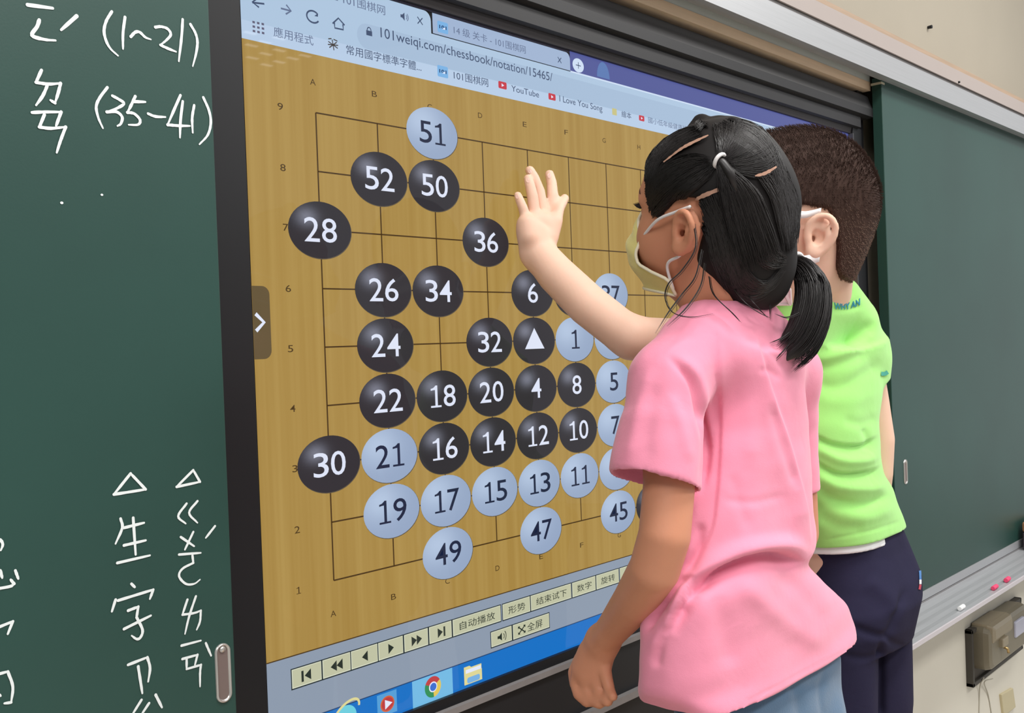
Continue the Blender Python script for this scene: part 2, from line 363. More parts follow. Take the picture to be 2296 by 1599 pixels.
IM = [G_ink, G_ink2, glow('dots_grey', rgb(94, 92, 116)), G_sky, glow('badge_navy', rgb(16, 56, 104)), G_white, G_red, glow('note_yellow', rgb(198, 192, 130)), glow('icon_olive', rgb(70, 66, 64)), glow('tab_ghost', rgb(86, 118, 176))]
def new_icon(name):
    global ic
    ic = MB(); ICONS.append((name, ic))
ICONS = []
new_icon('back_arrow')
stroke(ic, pxl([(565, 6), (592, 9)]), W_, L3, 0); stroke(ic, pxl([(580, -6), (565, 5), (580, 17)]), W_, L3, 0)
new_icon('forward_arrow')
stroke(ic, pxl([(629, 19), (652, 25)]), W_, L3, 1); stroke(ic, pxl([(641, 11), (652, 25), (640, 32)]), W_, L3, 1)
new_icon('reload_icon'); cx, cz = P2(701, 38); stroke(ic, [(cx + .0092*math.cos(a), cz + .0072*math.sin(a)) for a in np.radians(np.linspace(45, 330, 24))], W_, L3, 0)
flat(ic, pxl([(712.5, 30), (712, 38), (704, 36)]), L3, 0)
new_icon('home_icon')
stroke(ic, pxl([(745, 53), (758, 41), (772, 57)]), W_, L3, 0); stroke(ic, pxl([(749, 51), (750, 63), (769, 67), (768, 55)]), W_, L3, 0)
new_icon('apps_icon')
for i in range(3):
    for j in range(3):
        x = 568 + 10.2*i + 0.4*j; y = 50 + 10*j + 2.2*i; p = P2(x, y); rect(ic, p[0]-.0017, p[1]-.0013, p[0]+.0017, p[1]+.0013, L3, 2)
new_icon('padlock_icon'); p0 = P2(827, 73); rect(ic, p0[0]-.0048, p0[1]-.0042, p0[0]+.0048, p0[1]+.0022, L3, 0)
stroke(ic, [(p0[0]+.0032*math.cos(a), p0[1]+.0022+.0042*math.sin(a)) for a in np.linspace(0, math.pi, 9)], .0014, L3, 0)
new_icon('sound_icon'); cx, cz = P2(905, 37.5); flat(ic, [(cx-.006, cz-.002), (cx-.003, cz-.002), (cx+.001, cz-.0055), (cx+.001, cz+.0055), (cx-.003, cz+.002), (cx-.006, cz+.002)], L3, 0)
for r in (.004, .0065): stroke(ic, [(cx+.001+r*math.cos(a), cz+r*math.sin(a)) for a in np.linspace(-.8, .8, 6)], .0012, L3, 1)
for (x, y) in ((992, 62), (992, 161)):
    new_icon('site_icon'); cx, cz = P2(x, y); flat(ic, rrect(cx-.0100, cz-.0078, cx+.0100, cz+.0078, .002), L3, 3)
    text_box(ic, '101', cx-.0068, cz-.0024, cx+.0068, cz+.0026, L4, 4, 0.03)
    flat(ic, [(cx-.002, cz-.0026), (cx+.004, cz-.0026), (cx+.004, cz+.0008)], L5, 5)
for (x, y, s) in ((1126, 191.5, 1), (1237, 217.5, .96), (1438, 265.5, .9)):
    new_icon('video_icon'); cx, cz = P2(x, y); flat(ic, rrect(cx-.0088*s, cz-.0052*s, cx+.0088*s, cz+.0052*s, .002), L3, 6)
    flat(ic, [(cx-.0022*s, cz-.0026*s), (cx+.0032*s, cz), (cx-.0022*s, cz+.0026*s)], L4, 5)
new_icon('folder_icon'); cx, cz = P2(1377, 251); rect(ic, cx-.0062, cz-.0055, cx+.0062, cz+.0055, L3, 7)
new_icon('brush_icon'); cx, cz = P2(746, 101)
for a in (0, 35, 90, 145): 
    a = math.radians(a + 8); stroke(ic, [(cx-.008*math.cos(a), cz-.0065*math.sin(a)), (cx+.008*math.cos(a), cz+.0065*math.sin(a))], .0014, L3, 8)
stroke(ic, [(cx-.007, cz+.0062), (cx-.002, cz+.0074)], .0014, L3, 8); stroke(ic, [(cx+.001, cz+.0072), (cx+.007, cz+.006)], .0014, L3, 8)
new_icon('window_badge'); cx, cz = P2(1352, 160)
flat(ic, [(cx + .017*math.cos(a), cz - .011 + .026*math.sin(a)) for a in np.linspace(0, math.pi, 20)], L2, 9)

for nm, b_ in ICONS:
    used = sorted(set(b_.mi)); b_.mi = [used.index(k) for k in b_.mi]; b_.build(nm, [IM[k] for k in used], screen, fix=False)
# go board page
zPG = (P2(605, 1486)[1] + P2(1080, 1345)[1]) / 2
zTK = (P2(724, 1599)[1] + P2(923.5, 1527)[1] + P2(1080, 1471)[1] + P2(1347, 1377)[1]) / 4
bd = MB(); rect(bd, XL, zPG, XR, zBM, L1, 0)
for i in range(9):
    stroke(bd, [(i*UX, ZB), (i*UX, ZB + 8*UZ)][::1], .0021, L2, 1); stroke(bd, [(0, ZB + i*UZ), (8*UX, ZB + i*UZ)], .0019, L2, 1)
for v, f_ in ((bd, None),):
    # the grid's rows run from 1 to 9
    pass
bd.v = [(x, y, z + (UZ if abs(y + L2) < 1e-6 else 0)) for x, y, z in bd.v]
rect(bd, XL, zPG - .0006, XR, zPG + .0008, L2, 1)
rows = {9: (628, 239), 8: (634, 376), 7: (640, 510), 6: (646, 647), 5: (651, 782), 4: (656, 916), 3: (661, 1051), 2: (666, 1188), 1: (669, 1324)}
for k, p in rows.items():
    x, z = P2(*p); digits(bd, str(k), x, z, .0076, .0084, L2, 2)
tops = dict(A=(701, 184), B=(839, 211), C=(963, 240), D=(1076, 259), E=(1176, 279), F=(1269, 297), G=(1354, 315), H=(1432, 330))
bots = dict(A=(747, 1376), B=(882, 1338), C=(1003, 1303), D=(1115, 1274), E=(1213, 1248), F=(1304, 1222), G=(1388, 1200))
for dct in (tops, bots):
    for k, p in dct.items():
        x, z = P2(*p); text_box(bd, k, x - .0042, z - .0037, x + .0042, z + .0037, L2, 2)
bd.build('go_board_picture', [Mw, G_line, glow('axis_ink', rgb(74, 54, 20))], screen)
pg = MB(); rect(pg, XL, zTK, XR, zPG, L1, 0)
pg.build('page_background', [G_grey], screen)
st = MB(); x0, x1 = XL, P2(606, 720)[0]; z1_, z0_ = P2(570, 641)[1], P2(574, 806)[1]
flat(st, rrect(x0, z0_, x1, z1_, .01, (1, 0, 0, 1)), L2, 0)
cx, cz = P2(583, 723); stroke(st, [(cx - .006, cz + .010), (cx + .005, cz), (cx - .006, cz - .010)], .0045, L3, 1)
st.build('slide_out_tab', [G_brown, G_white], screen)

STONES = [('A7','28',1),('B8','52',1),('C8','50',1),('C9','51',0),('D7','36',1),('B6','26',1),('C6','34',1),('E6','6',1),('F6','',1),('G6','37',0),
 ('B5','24',1),('D5','32',1),('E5','T',1),('F5','1',0),('G5','',0),('H5','',1),('B4','22',1),('C4','18',1),('D4','20',1),('E4','4',1),('F4','8',1),('G4','5',0),
 ('A3','30',1),('B3','21',0),('C3','16',1),('D3','14',1),('E3','12',1),('F3','10',1),('G3','7',0),('B2','19',0),('C2','17',0),('D2','15',0),('E2','13',0),('F2','11',0),('G2','9',0),
 ('C1','49',0),('E1','47',0),('G1','45',0),('H1','46',1)]
def make_stone(pos, num, black):
    gx = 'ABCDEFGHI'.index(pos[0]); gz = int(pos[1]); cx, cz = gx*UX, ZB + gz*UZ; rx, rz = UX*.487, UZ*.487
    mb = MB(); tone = []
    rings, seg = 9, 40
    v = []
    for r in range(rings + 1):
        for k in range(seg):
            a = 2*math.pi*k/seg; rr = r/rings; v.append((cx + rx*rr*math.cos(a), -L3, cz + rz*rr*math.sin(a)))
            u, w_ = rr*math.cos(a) + .42, rr*math.sin(a) - .42
            tone.append(math.exp(-(u*u + w_*w_)/.10) if black else math.exp(-(u*u + w_*w_)/.55))
    fcs = [(r*seg + k, r*seg + (k+1) % seg, (r+1)*seg + (k+1) % seg, (r+1)*seg + k) for r in range(rings) for k in range(seg)]
    mb.add(v, fcs, 0)
    rim = [(cx + rx*1.008*math.cos(2*math.pi*k/48), cz + rz*1.012*math.sin(2*math.pi*k/48)) for k in range(48)]
    flat(mb, [(x + .0006, z - .0006) for x, z in rim], L3 - .00012, 2)
    if num == 'T':
        flat(mb, [(cx - .022, cz - .0125), (cx + .022, cz - .0125), (cx, cz + .019)], L5, 1)
    elif num:
        digits(mb, num, cx, cz, .0225, .0298, L5, 1)
    tone += [0.0] * (len(mb.v) - len(tone))
    o = mb.build('game_stone', [G_bst if black else G_wst, glow('digit_white', rgb(222, 228, 246)) if black else glow('digit_ink', rgb(24, 34, 62)), glow('stone_rim', rgb(92, 82, 66))], screen, fix=False)
    at_ = o.data.attributes.new('tone', 'FLOAT', 'POINT'); at_.data.foreach_set('value', tone)
    c_ = 'black' if black else 'white'
    if num == 'T': o['label'] = 'black game stone marked with a white triangle'
    elif num and num not in ('9', '46'): o['label'] = f'{c_} game stone bearing the number {num}'
    return o
for s in STONES: make_stone(*s)

# control buttons under the board
def button(x0, x1, row, body=None, txt=None, tw=.8):
    (ax, ay), (bx, by) = row['t']; (cx_, cy_), (dx, dy) = row['b']
    X0 = P2(x0, ay + (by - ay)*(x0 - ax)/(bx - ax))[0]; X1 = P2(x1, ay + (by - ay)*(x1 - ax)/(bx - ax))[0]
    Z1 = row['z1']; Z0 = row['z0']
    mb = MB(); rect(mb, X0 - .0012, Z0 - .0016, X1 + .0016, Z1 + .0012, L2, 1); rect(mb, X0, Z0, X1, Z1, L3, 2); rect(mb, X0 + .001, Z0 + .0012, X1 - .0008, Z1 - .0008, L3 + .0002, 0)
    cx, cz = (X0 + X1)/2, (Z0 + Z1)/2
    if body: body(mb, cx, cz)
    if txt: 
        wdt = (X1 - X0) * tw; text_box(mb, txt, cx - wdt/2, cz - .0056, cx + wdt/2, cz + .0056, L5, 3)
    return mb.build('control_button', [G_btn, G_btnd, G_btnl, glow('button_ink', rgb(34, 44, 36))], screen)
r1 = dict(t=((653, 1500), (1386, 1277)), b=((655, 1546), (1386, 1306)))
r1['z1'] = (P2(653, 1500)[1] + P2(1386, 1277)[1])/2; r1['z0'] = (P2(655, 1545)[1] + P2(1386, 1306)[1])/2
r2 = dict(t=((1100, 1417), (1230, 1376)), b=((1100, 1454), (1230, 1406))); r2['z1'] = (P2(1100, 1417)[1] + P2(1230, 1376)[1])/2; r2['z0'] = (P2(1102, 1452)[1] + P2(1230, 1406)[1])/2
q = .0066
def tri(d, sx=0.0):
    return lambda mb, cx, cz: flat(mb, [(cx + sx - d*q*.7, cz - q), (cx + sx - d*q*.7, cz + q), (cx + sx + d*q*.7, cz)], L5, 3)
def combo(*fs):
    def g(mb, cx, cz):
        for f_ in fs: f_(mb, cx, cz)
    return g
def bar(sx): return lambda mb, cx, cz: rect(mb, cx + sx - .0016, cz - q, cx + sx + .0016, cz + q, L5, 3)
def spk(mb, cx, cz):
    cx -= .003
    flat(mb, [(cx-.006, cz-.002), (cx-.002, cz-.002), (cx+.003, cz-.0058), (cx+.003, cz+.0058), (cx-.002, cz+.002), (cx-.006, cz+.002)], L5, 3)
    for r in (.005, .009): stroke(mb, [(cx+.003+r*math.cos(a), cz+r*math.sin(a)) for a in np.linspace(-.8, .8, 6)], .0013, L5, 3)
def cross(mb, cx, cz):
    cx -= .022
    for s in (1, -1): stroke(mb, [(cx-.007, cz-.005*s), (cx+.007, cz+.005*s)], .0018, L5, 3)
    for sx in (1, -1):
        for sz in (1, -1): flat(mb, [(cx+.008*sx, cz+.006*sz), (cx+.003*sx, cz+.006*sz), (cx+.008*sx, cz+.002*sz)], L5, 3)
    text_box(mb, '全屏', cx + .012, cz - .0062, cx + .046, cz + .0062, L5, 3)
button(653, 719, r1, combo(bar(-.0066), tri(-1, .001))); button(722, 784, r1, combo(tri(-1, -.005), tri(-1, .004))); button(786, 845, r1, tri(-1)); button(847, 902, r1, tri(1))
button(905, 958, r1, combo(tri(1, -.004), tri(1, .005))); button(961, 1011, r1, combo(tri(1, -.001), bar(.0066))); button(1014, 1121, r1, None, '自动播放', .74)
button(1126, 1187, r1, None, '形势', .62); button(1189, 1279, r1, None, '结束试下', .76); button(1282, 1334, r1, None, '数字', .62); button(1336, 1386, r1, None, '旋转', .62); button(1389, 1425, r1, None, None)
button(1100, 1146, r2, spk); button(1149, 1230, r2, cross)
# task bar
tk = MB(); rect(tk, XL, ZBOT, XR, zTK, L1, 0); rect(tk, XL, zTK - .0008, XR, zTK + .0006, L2, 1)
rect(tk, P2(924, 1545)[0], ZBOT, P2(1014, 1515)[0], zTK - .001, L2, 2)
cx, cz = P2(970, 1540); R = .0140
def sector(mb, a0, a1, r0, r1, off, mi, cx, cz):
    aa = np.radians(np.linspace(a0, a1, 20))
    pts = [(cx + r1*1.05*math.cos(a), cz + r1*math.sin(a)) for a in aa] + [(cx + r0*1.05*math.cos(a), cz + r0*math.sin(a)) for a in aa[::-1]]
    flat(mb, pts, off, mi)
sector(tk, 30, 155, .006, R, L3, 3, cx, cz); sector(tk, 155, 275, .006, R, L3, 4, cx, cz); sector(tk, -85, 30, .006, R, L3, 5, cx, cz)
flat(tk, disc(cx, cz, .0074, .0070), L4, 7); flat(tk, disc(cx, cz, .0058, .0054), L5, 6)
cx, cz = P2(868, 1578); rect(tk, cx-.0165, cz-.014, cx+.0160, cz+.0145, L2, 11); flat(tk, disc(cx, cz, .0116, .0102), L3, 9); flat(tk, disc(cx, cz, .0096, .0084), L4, 3)
flat(tk, [(cx-.0045, cz-.0062), (cx+.0078, cz), (cx-.0045, cz+.0062)], L5, 7)
cx, cz = P2(1060, 1510); k_ = .78; h_ = .62
flat(tk, [(cx-.022*k_, cz-.020*h_), (cx+.022*k_, cz-.020*h_), (cx+.022*k_, cz+.016*h_), (cx-.004*k_, cz+.016*h_), (cx-.008*k_, cz+.020*h_), (cx-.022*k_, cz+.020*h_)], L2, 8)
rect(tk, cx-.018*k_, cz-.004*h_, cx+.020*k_, cz+.013*h_, L3, 7); rect(tk, cx-.022*k_, cz-.020*h_, cx+.022*k_, cz+.005*h_, L4, 8); flat(tk, rrect(cx-.016*k_, cz-.018*h_, cx+.016*k_, cz-.005*h_, .003), L5, 10)
cx, cz = P2(775, 1608); flat(tk, disc(cx, cz, .0165, .0145), L3, 12); stroke(tk, [(cx + .021*math.cos(a), cz + .004 + .013*math.sin(a) + .008*math.cos(a)) for a in np.linspace(-.2, 2.6, 16)], .0032, L4, 8)
tk.build('task_bar', [G_task, glow('task_edge', rgb(30, 66, 112)), G_taskhi, G_redb, G_green, G_yel, G_blue, G_white, G_fold, G_org, G_sky, glow('task_icon_back', rgb(84, 158, 214)), G_cy], screen)

# ------------------------------------------------------------------ sliding chalkboards
FY = -0.05; TH = 0.0235
M_chalk = mat('white_chalk', rgb(226, 232, 232), 0.9)
xL1 = on_y(500, 800, FY).x; zlo = on_y(2064, 1329, FY).z; zhi = zb + 0.012
lb = MB(); lb.box((-2.6, FY, zlo), (xL1, FY + TH, zhi)); 
LB = lb.build('sliding_chalkboard', [M_green], None, bevel=0.002); tag(LB, 'green sliding chalkboard covered in white chalk writing left of the display', 'chalkboard')
xR0 = on_y(1990, 600, FY).x
rb = MB(); rb.box((xR0, FY, zlo), (4.4, FY + TH, zhi)); RB = rb.build('sliding_chalkboard', [M_green], None, bevel=0.0015); tag(RB, 'clean green sliding chalkboard right of the boy with a grey lower rail', 'chalkboard')
e_ = MB(); e_.box((xR0 - .0006, FY + .001, zlo + .002), (xR0 + .0005, FY + TH - .001, zhi - .018)); e_.build('edge_band', M_green_edge, RB)
c_ = MB(); c_.box((xR0 - .003, FY - .001, zhi - .017), (xR0 + .016, FY + TH + .001, zhi - .012)); c_.build('corner_clip', mat('clip_ivory', rgb(190, 182, 160), 0.5), RB)
zr0 = on_y(2064, 1350, FY).z
r_ = MB(); r_.box((xR0, FY - .002, zr0 + .001), (4.4, FY + TH, zlo)); r_.build('lower_rail', M_alu, RB)
r_ = MB(); r_.box((-2.6, FY - .002, zr0 + .001), (xL1, FY + TH, zlo)); r_.build('lower_rail', M_alu, LB)

# chalk strokes, grouped by what was written
def chalk(name_label, strokes, sc, off, wd, counts=None):
    if counts:
        k = 0
        for c in counts: chalk(name_label, strokes[k:k+c], sc, off, wd); k += c
        return
    mb = MB()
    for sidx, s in enumerate(strokes):
        pts = [(off[0] + x/sc, off[1] + y/sc) for x, y in s]
        sm = smooth_path(pts, 5)
        pl = [on_y(px, py, FY) for px, py in sm]; n = len(pl)
        tp = [.9*(1.0 if i < n*.6 else 1.0 - .5*(i/n - .6)/.4) * (0.88 + .2*rng.random()) for i in range(n)]
        L = []; R = []
        for i in range(n):
            a = pl[min(i+1, n-1)] - pl[max(i-1, 0)]; a = Vector((a.x, 0, a.z)); a.normalize(); nr = Vector((-a.z, 0, a.x)); ww = wd*tp[i]/2
            L.append((pl[i] + nr*ww)); R.append((pl[i] - nr*ww))
        yy = FY - .0006 - .00006*sidx; v = [(p.x, yy, p.z) for p in L] + [(p.x, yy, p.z) for p in R]
        mb.add(v, [(i, i+1, n+i+1, n+i) for i in range(n-1)])
        for (p, w_) in ((pl[0], wd*tp[0]/2), (pl[-1], wd*tp[-1]/2)):
            mb.poly([(p.x + w_*math.cos(k*math.pi/6), yy - .00003, p.z + w_*math.sin(k*math.pi/6)) for k in range(12)])
    o = mb.build('chalk_character', M_chalk, LB, fix=False); o['label'] = 'part of the ' + name_label
A = 3.998
chalk('white chalk phonetic symbol with a rising tone mark', [[(245,45),(470,75)],[(350,180),(330,240),(285,318),(395,355),(495,364)],[(685,145),(545,270)]], A, (0,0), .0040, [1,1,1])
chalk('white chalk digits 1 to 21 in brackets', [[(1000,105),(950,190),(930,280),(950,370),(990,440),(1055,500)],[(1118,155),(1100,300),(1100,440)],[(1170,330),(1210,290),(1250,290),(1300,335),(1350,355)],
 [(1390,245),(1440,240),(1500,260),(1528,310),(1490,360),(1435,405)],[(1435,405),(1500,435),(1575,465)],[(1635,175),(1625,330),(1600,550)],[(1705,220),(1750,300),(1767,380),(1755,480),(1725,595)]], A, (0,0), .0034, [1,1,1,2,1,1])
chalk('white chalk phonetic syllable of two symbols', [[(370,630),(320,740)],[(320,740),(430,755),(540,748)],[(540,748),(520,830),(490,925)],[(490,925),(450,900)],[(420,770),(380,860),(320,945)],[(285,1010),(400,1005),(545,1005)],[(545,1005),(500,1130)],[(395,1030),(350,1140)],[(350,1140),(450,1152),(585,1140)],[(585,1140),(540,1260),(505,1370)]], A, (0,0), .0034, [5,5])
chalk('white chalk digits 35 to 41 in brackets', [[(960,785),(890,880),(860,960),(880,1060),(920,1150)],[(1005,860),(1060,890),(1108,930),(1040,975),(955,1005)],[(955,1005),(1040,1003),(1092,1050),(1080,1110),(1050,1130)],[(1210,865),(1180,930),(1140,1010)],[(1140,1010),(1200,1020),(1252,1075),(1235,1118),(1150,1120)],[(1195,912),(1300,915)],
 [(1325,1020),(1390,1045),(1480,1050)],[(1615,855),(1560,980),(1500,1120)],[(1500,1120),(1600,1128),(1700,1130)],[(1635,910),(1615,1080),(1610,1235)],[(1738,945),(1720,1060),(1725,1190)],[(1820,875),(1870,990),(1887,1100),(1860,1210),(1785,1295)]], A, (0,0), .0034, [1,2,3,1,3,1,1])
A = 2.6696; O = (0, 1000)
chalk('white chalk triangle above a column of characters', [[(780,165),(680,290)],[(680,290),(870,260)],[(870,260),(780,165)]], A, O, .0033)
chalk('small white chalk triangle near the board edge', [[(1155,145),(1055,245)],[(1055,245),(1195,215)],[(1195,215),(1155,145)]], A, O, .0030)
chalk('white chalk phonetic symbols in the column near the board edge', [[(1115,345),(1065,420),(1110,465)],[(1180,330),(1130,400),(1180,460)],[(1285,480),(1230,550)],[(1080,545),(1160,600)],[(1155,515),(1105,620)],[(1070,650),(1200,640)],[(1150,655),(1155,700)],[(1155,700),(1090,735),(1070,780),(1110,825),(1160,825),(1195,800)],
 [(1120,920),(1090,1010)],[(1090,1010),(1160,1000),(1200,985)],[(1200,985),(1195,1050),(1175,1100)],[(1170,900),(1130,1020),(1105,1125)],[(1085,1195),(1200,1165)],[(1090,1275),(1180,1250)],[(1180,1250),(1165,1310)],[(1115,1270),(1115,1335)],[(1115,1335),(1200,1310)],[(1200,1310),(1195,1360),(1195,1440)],[(1230,1180),(1262,1255)]], A, O, .0029, [2,1,2,3,4,1,5,1])
chalk('white chalk characters in the column under the larger triangle', [[(720,435),(730,490),(690,585)],[(740,490),(860,460)],[(795,430),(810,650)],[(740,595),(870,565)],[(700,700),(895,655)],[(785,825),(805,845)],[(690,920),(668,990)],[(705,925),(915,860)],[(915,860),(895,915)],[(765,985),(825,962)],[(825,962),(815,1025)],[(740,1095),(900,1015)],[(815,1025),(850,1100),(838,1145),(815,1155),(785,1135)],
 [(765,1310),(880,1265)],[(880,1265),(896,1330),(885,1410)],[(825,1320),(850,1480)],[(930,1490),(968,1565)],[(845,1520),(795,1600)],[(890,1540),(850,1600)]], A, O, .0033, [5,8,3,1,2])
chalk('white chalk strokes cut off by the left edge of the picture', [[(-25,570),(0,562),(15,590),(3,625)],[(0,745),(12,790)],[(90,745),(108,795)],[(-20,855),(60,840),(82,825)],[(82,825),(62,800)],[(-10,1085),(75,1050)],[(75,1050),(45,1125)],[(-10,1365),(45,1350)],[(45,1350),(75,1440),(65,1535)],[(65,1535),(25,1540)],[(-20,1480),(2,1496)]], A, O, .0030, [1,4,2,4])
for px_, py_, r_ in ((138, 455, .0016), (228, 437, .0014)):
    c_ = on_y(px_, py_, FY); mb = MB(); mb.poly([(c_.x + r_*math.cos(k*math.pi/5), FY - .0005, c_.z + r_*.8*math.sin(k*math.pi/5)) for k in range(10)]); mb.build('chalk_speck', M_chalk, LB, fix=False)
# recessed metal pulls
def pull(px, py, hw, hh, parent, label):
    c = on_y(px, py, FY); M_pull = mat('nickel', rgb(200, 196, 192), 0.28, metal=0.7); M_in = mat('nickel_dull', rgb(128, 112, 108), 0.45, metal=0.35)
    mb = MB(); n = 40
    def ring(hw_, hh_, y): 
        out = []
        for k in range(n):
            a = 2*math.pi*k/n; x = hw_*math.cos(a); z = (hh_ - hw_)*(1 if math.sin(a) > 0 else -1) + hw_*math.sin(a)
            out.append((c.x + x, y, c.z + z))
        return out
    R = [ring(hw, hh, FY), ring(hw*.94, hh*.985, FY - .0022), ring(hw*.78, hh*.94, FY - .0024), ring(hw*.66, hh*.9, FY - .0004)]
    v = sum(R, []); mb.add(v, [(r*n + k, r*n + (k+1) % n, (r+1)*n + (k+1) % n, (r+1)*n + k) for r in range(3) for k in range(n)])
    o = mb.build('pull_handle', M_pull, parent, smooth=True); o['label'] = label
    mb = MB(); mb.poly(R[3]); mb.build('recess_plate', M_in, o)
    mb = MB(); cz = c.z + hh*.80
    for r in range(4):
        for k in range(12):
            a = 2*math.pi*k/12; ph = r/3*math.pi/2; mb.v.append((c.x + hw*.4*math.cos(ph)*math.cos(a), FY - .001 - hw*.4*math.sin(ph)*.6, cz + hw*.4*math.cos(ph)*math.sin(a)))
    for r in range(3):
        for k in range(12): mb.f.append((r*12+k, r*12+(k+1) % 12, (r+1)*12+(k+1) % 12, (r+1)*12+k)); mb.mi.append(0)
    mb.build('screw', M_pull, o, smooth=True)
pull(500, 1509, .0092, .0315, LB, 'recessed silver finger pull'); pull(2030, 1058, .0095, .030, RB, 'narrow silver finger pull')

# ------------------------------------------------------------------ chalk tray, chalks, eraser
zt0 = zr0; ty1 = -0.150
front = on_y(2048, 1450, ty1); zfront = front.z
tray = empty('chalk_tray', (2.4, FY, zt0)); tag(tray, 'grooved aluminium chalk tray under the right chalkboard', 'chalk tray')
mb = MB(); xa, xb = 1.40, 4.4
prof = [(FY - .0028, zt0), (FY - .003, zt0)]
ny = 9
for i in range(ny):
    y = FY - .004 + (ty1 + .006 - (FY - .004))*i/(ny-1); z = zt0 - .004 + (zfront + .004 - zt0)*i/(ny-1)
    prof.append((y, z + (.0012 if i % 2 else 0)))
prof += [(ty1 + .003, zfront + .003), (ty1 + .003, zfront - .007), (FY - .0028, zfront - .007)]
mb.prism_x(prof, xa, xb); mb.build('tray_shelf', M_alu, tray)
mb = MB(); mb.box((xa, ty1, zfront - .008), (xb, ty1 + .004, zfront + .0036)); mb.build('tray_lip', mat('lip_white', rgb(196, 190, 194), 0.5), tray, bevel=.001)
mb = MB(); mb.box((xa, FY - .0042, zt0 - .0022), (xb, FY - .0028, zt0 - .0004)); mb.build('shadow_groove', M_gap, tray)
mb = MB(); zlow_ = min(zfront - .007, zt0 - .02)
mb.box((1.60, FY - .0028, zlow_), (xb, WALL_Y - .0022, zt0 - .002)); mb.build('tray_support', M_alu, tray)
def chalk_stick(px, py, ln, r, mname, col, label, ang):
    Y = -0.135; p = on_y(px, py, Y); fy = (Y - FY)/(ty1 - FY); zz = zt0 - .004 + (zfront + .004 - zt0)*fy + r + .0009
    r0 = ray(px, py); p = CAM + r0*((zz - CAM.z)/r0.z) if r0.z < -0.01 else p
    p.y = min(FY - .012, max(ty1 + .016, p.y)); fy = (p.y - FY)/(ty1 - FY); zz = zt0 - .004 + (zfront + .004 - zt0)*fy + r + .0009
    d = Vector((math.cos(ang), math.sin(ang)*.2, 0)) * ln/2; c = Vector((p.x, p.y, zz))
    mb = MB(); mb.tube([c - d, c - d*.96, c + d*.96, c + d], [r*.8, r, r, r*.85], 12); tag(mb.build('chalk_stick', mat(mname, col, .9), None, smooth=False), label, 'chalk', 'chalk left in the tray')
chalk_stick(2187, 1367, .030, .0055, 'chalk_white', rgb(240, 240, 240), 'short white chalk lying alone in the tray', .1)
chalk_stick(2262, 1321, .032, .0055, 'chalk_pink', rgb(240, 80, 120), 'pink chalk in the tray nearest the white chalk', .1)
chalk_stick(2296, 1304, .030, .0060, 'chalk_pink', rgb(240, 80, 120), 'pink chalk in the tray beside the wooden eraser', .2)
ep = on_y(2285, 1262, -0.085); er = empty('board_eraser', (ep.x, ep.y, zt0 - .004)); tag(er, 'wooden backed chalkboard eraser standing in the tray at the picture edge', 'eraser')
ez = max(zt0 - .004, zfront + .004) + .0022; ex = on_y(2292, 1270, -.061).x
mb = MB(); mb.box((ex, -.107, ez), (ex + .15, -.065, ez + .05)); mb.build('felt_pad', mat('felt_plum', rgb(70, 60, 68), .95), er, bevel=.003)
mb = MB(); mb.box((ex + .004, -.111, ez + .05), (ex + .15, -.061, ez + .082)); mb.build('wooden_back', mat('eraser_wood', rgb(170, 122, 86), .5, noise=.1, nscale=20), er, bevel=.008)

# ------------------------------------------------------------------ wall box, plate, small marks on the wall
bp = on_y(2235, 1440, WALL_Y - .06); wb = empty('outlet_box', (bp.x, WALL_Y, bp.z)); tag(wb, 'grey plastic outlet box with a flip lid on the wall under the chalk tray', 'outlet box')
def yq(px, py, Y): p = on_y(px, py, Y); return (p.x, Y, p.z)
M_box = mat('box_grey', rgb(124, 116, 98), 0.4, noise=.05, nscale=8); M_lid = mat('lid_grey', rgb(150, 138, 116), 0.4, noise=.05, nscale=8)
YB0, YB1 = WALL_Y - .006, WALL_Y - .060
mb = MB()
xa_, xb_, za_, zb_ = on_y(2161, 1400, WALL_Y).x, on_y(2161, 1400, WALL_Y).x + .46, on_y(2165, 1540, WALL_Y).z, on_y(2165, 1540, WALL_Y).z + .165
for (p, q_) in (((xa_, za_), (xa_ + .012, zb_)), ((xb_ - .012, za_), (xb_, zb_)), ((xa_, za_), (xb_, za_ + .012)), ((xa_, zb_ - .012), (xb_, zb_))):
    mb.box((p[0], WALL_Y - .022, p[1]), (q_[0], WALL_Y, q_[1]))
mb.build('recess_frame', mat('frame_dark', rgb(66, 62, 56), .6), wb, bevel=.002)
mb = MB(); mb.box((xa_ + .012, WALL_Y - .012, za_ + .012), (xb_ - .012, WALL_Y, zb_ - .012)); mb.build('back_plate', mat('plate_brown', rgb(70, 62, 52), .6), wb)
def rbox(x0, x1, z0, z1, y0, y1, r, n=6, taper=.0):
    mb = MB(); N = 0; rings = []
    for (yy, ins) in ((y0, 0.0), (y1 + .02, taper*.6), (y1 + .006, taper + .004), (y1, taper + .014)):
        pts = rrect(x0 + ins, z0 + ins, x1 - ins, z1 - ins, r); rings.append([(x, yy, z) for x, z in pts])
    n_ = len(rings[0]); v = sum(rings, []); mb.add(v, [(i*n_ + k, i*n_ + (k+1) % n_, (i+1)*n_ + (k+1) % n_, (i+1)*n_ + k) for i in range(3) for k in range(n_)])
    mb.poly(rings[-1]); return mb
bx0 = on_y(2196, 1440, WALL_Y - .03).x; bx1 = bx0 + .36; bz0 = on_y(2225, 1504, WALL_Y - .055).z; bz1 = on_y(2225, 1402, WALL_Y - .055).z
rbox(bx0, bx1, bz0, bz1, YB0, YB1, .022).build('box_body', M_box, wb, smooth=False, bevel=0)
mb = rbox(bx0 + .012, bx0 + .19, bz1 - .052, bz1 + .004, YB0, YB1 - .008, .006); mb.build('flip_lid', M_lid, wb)
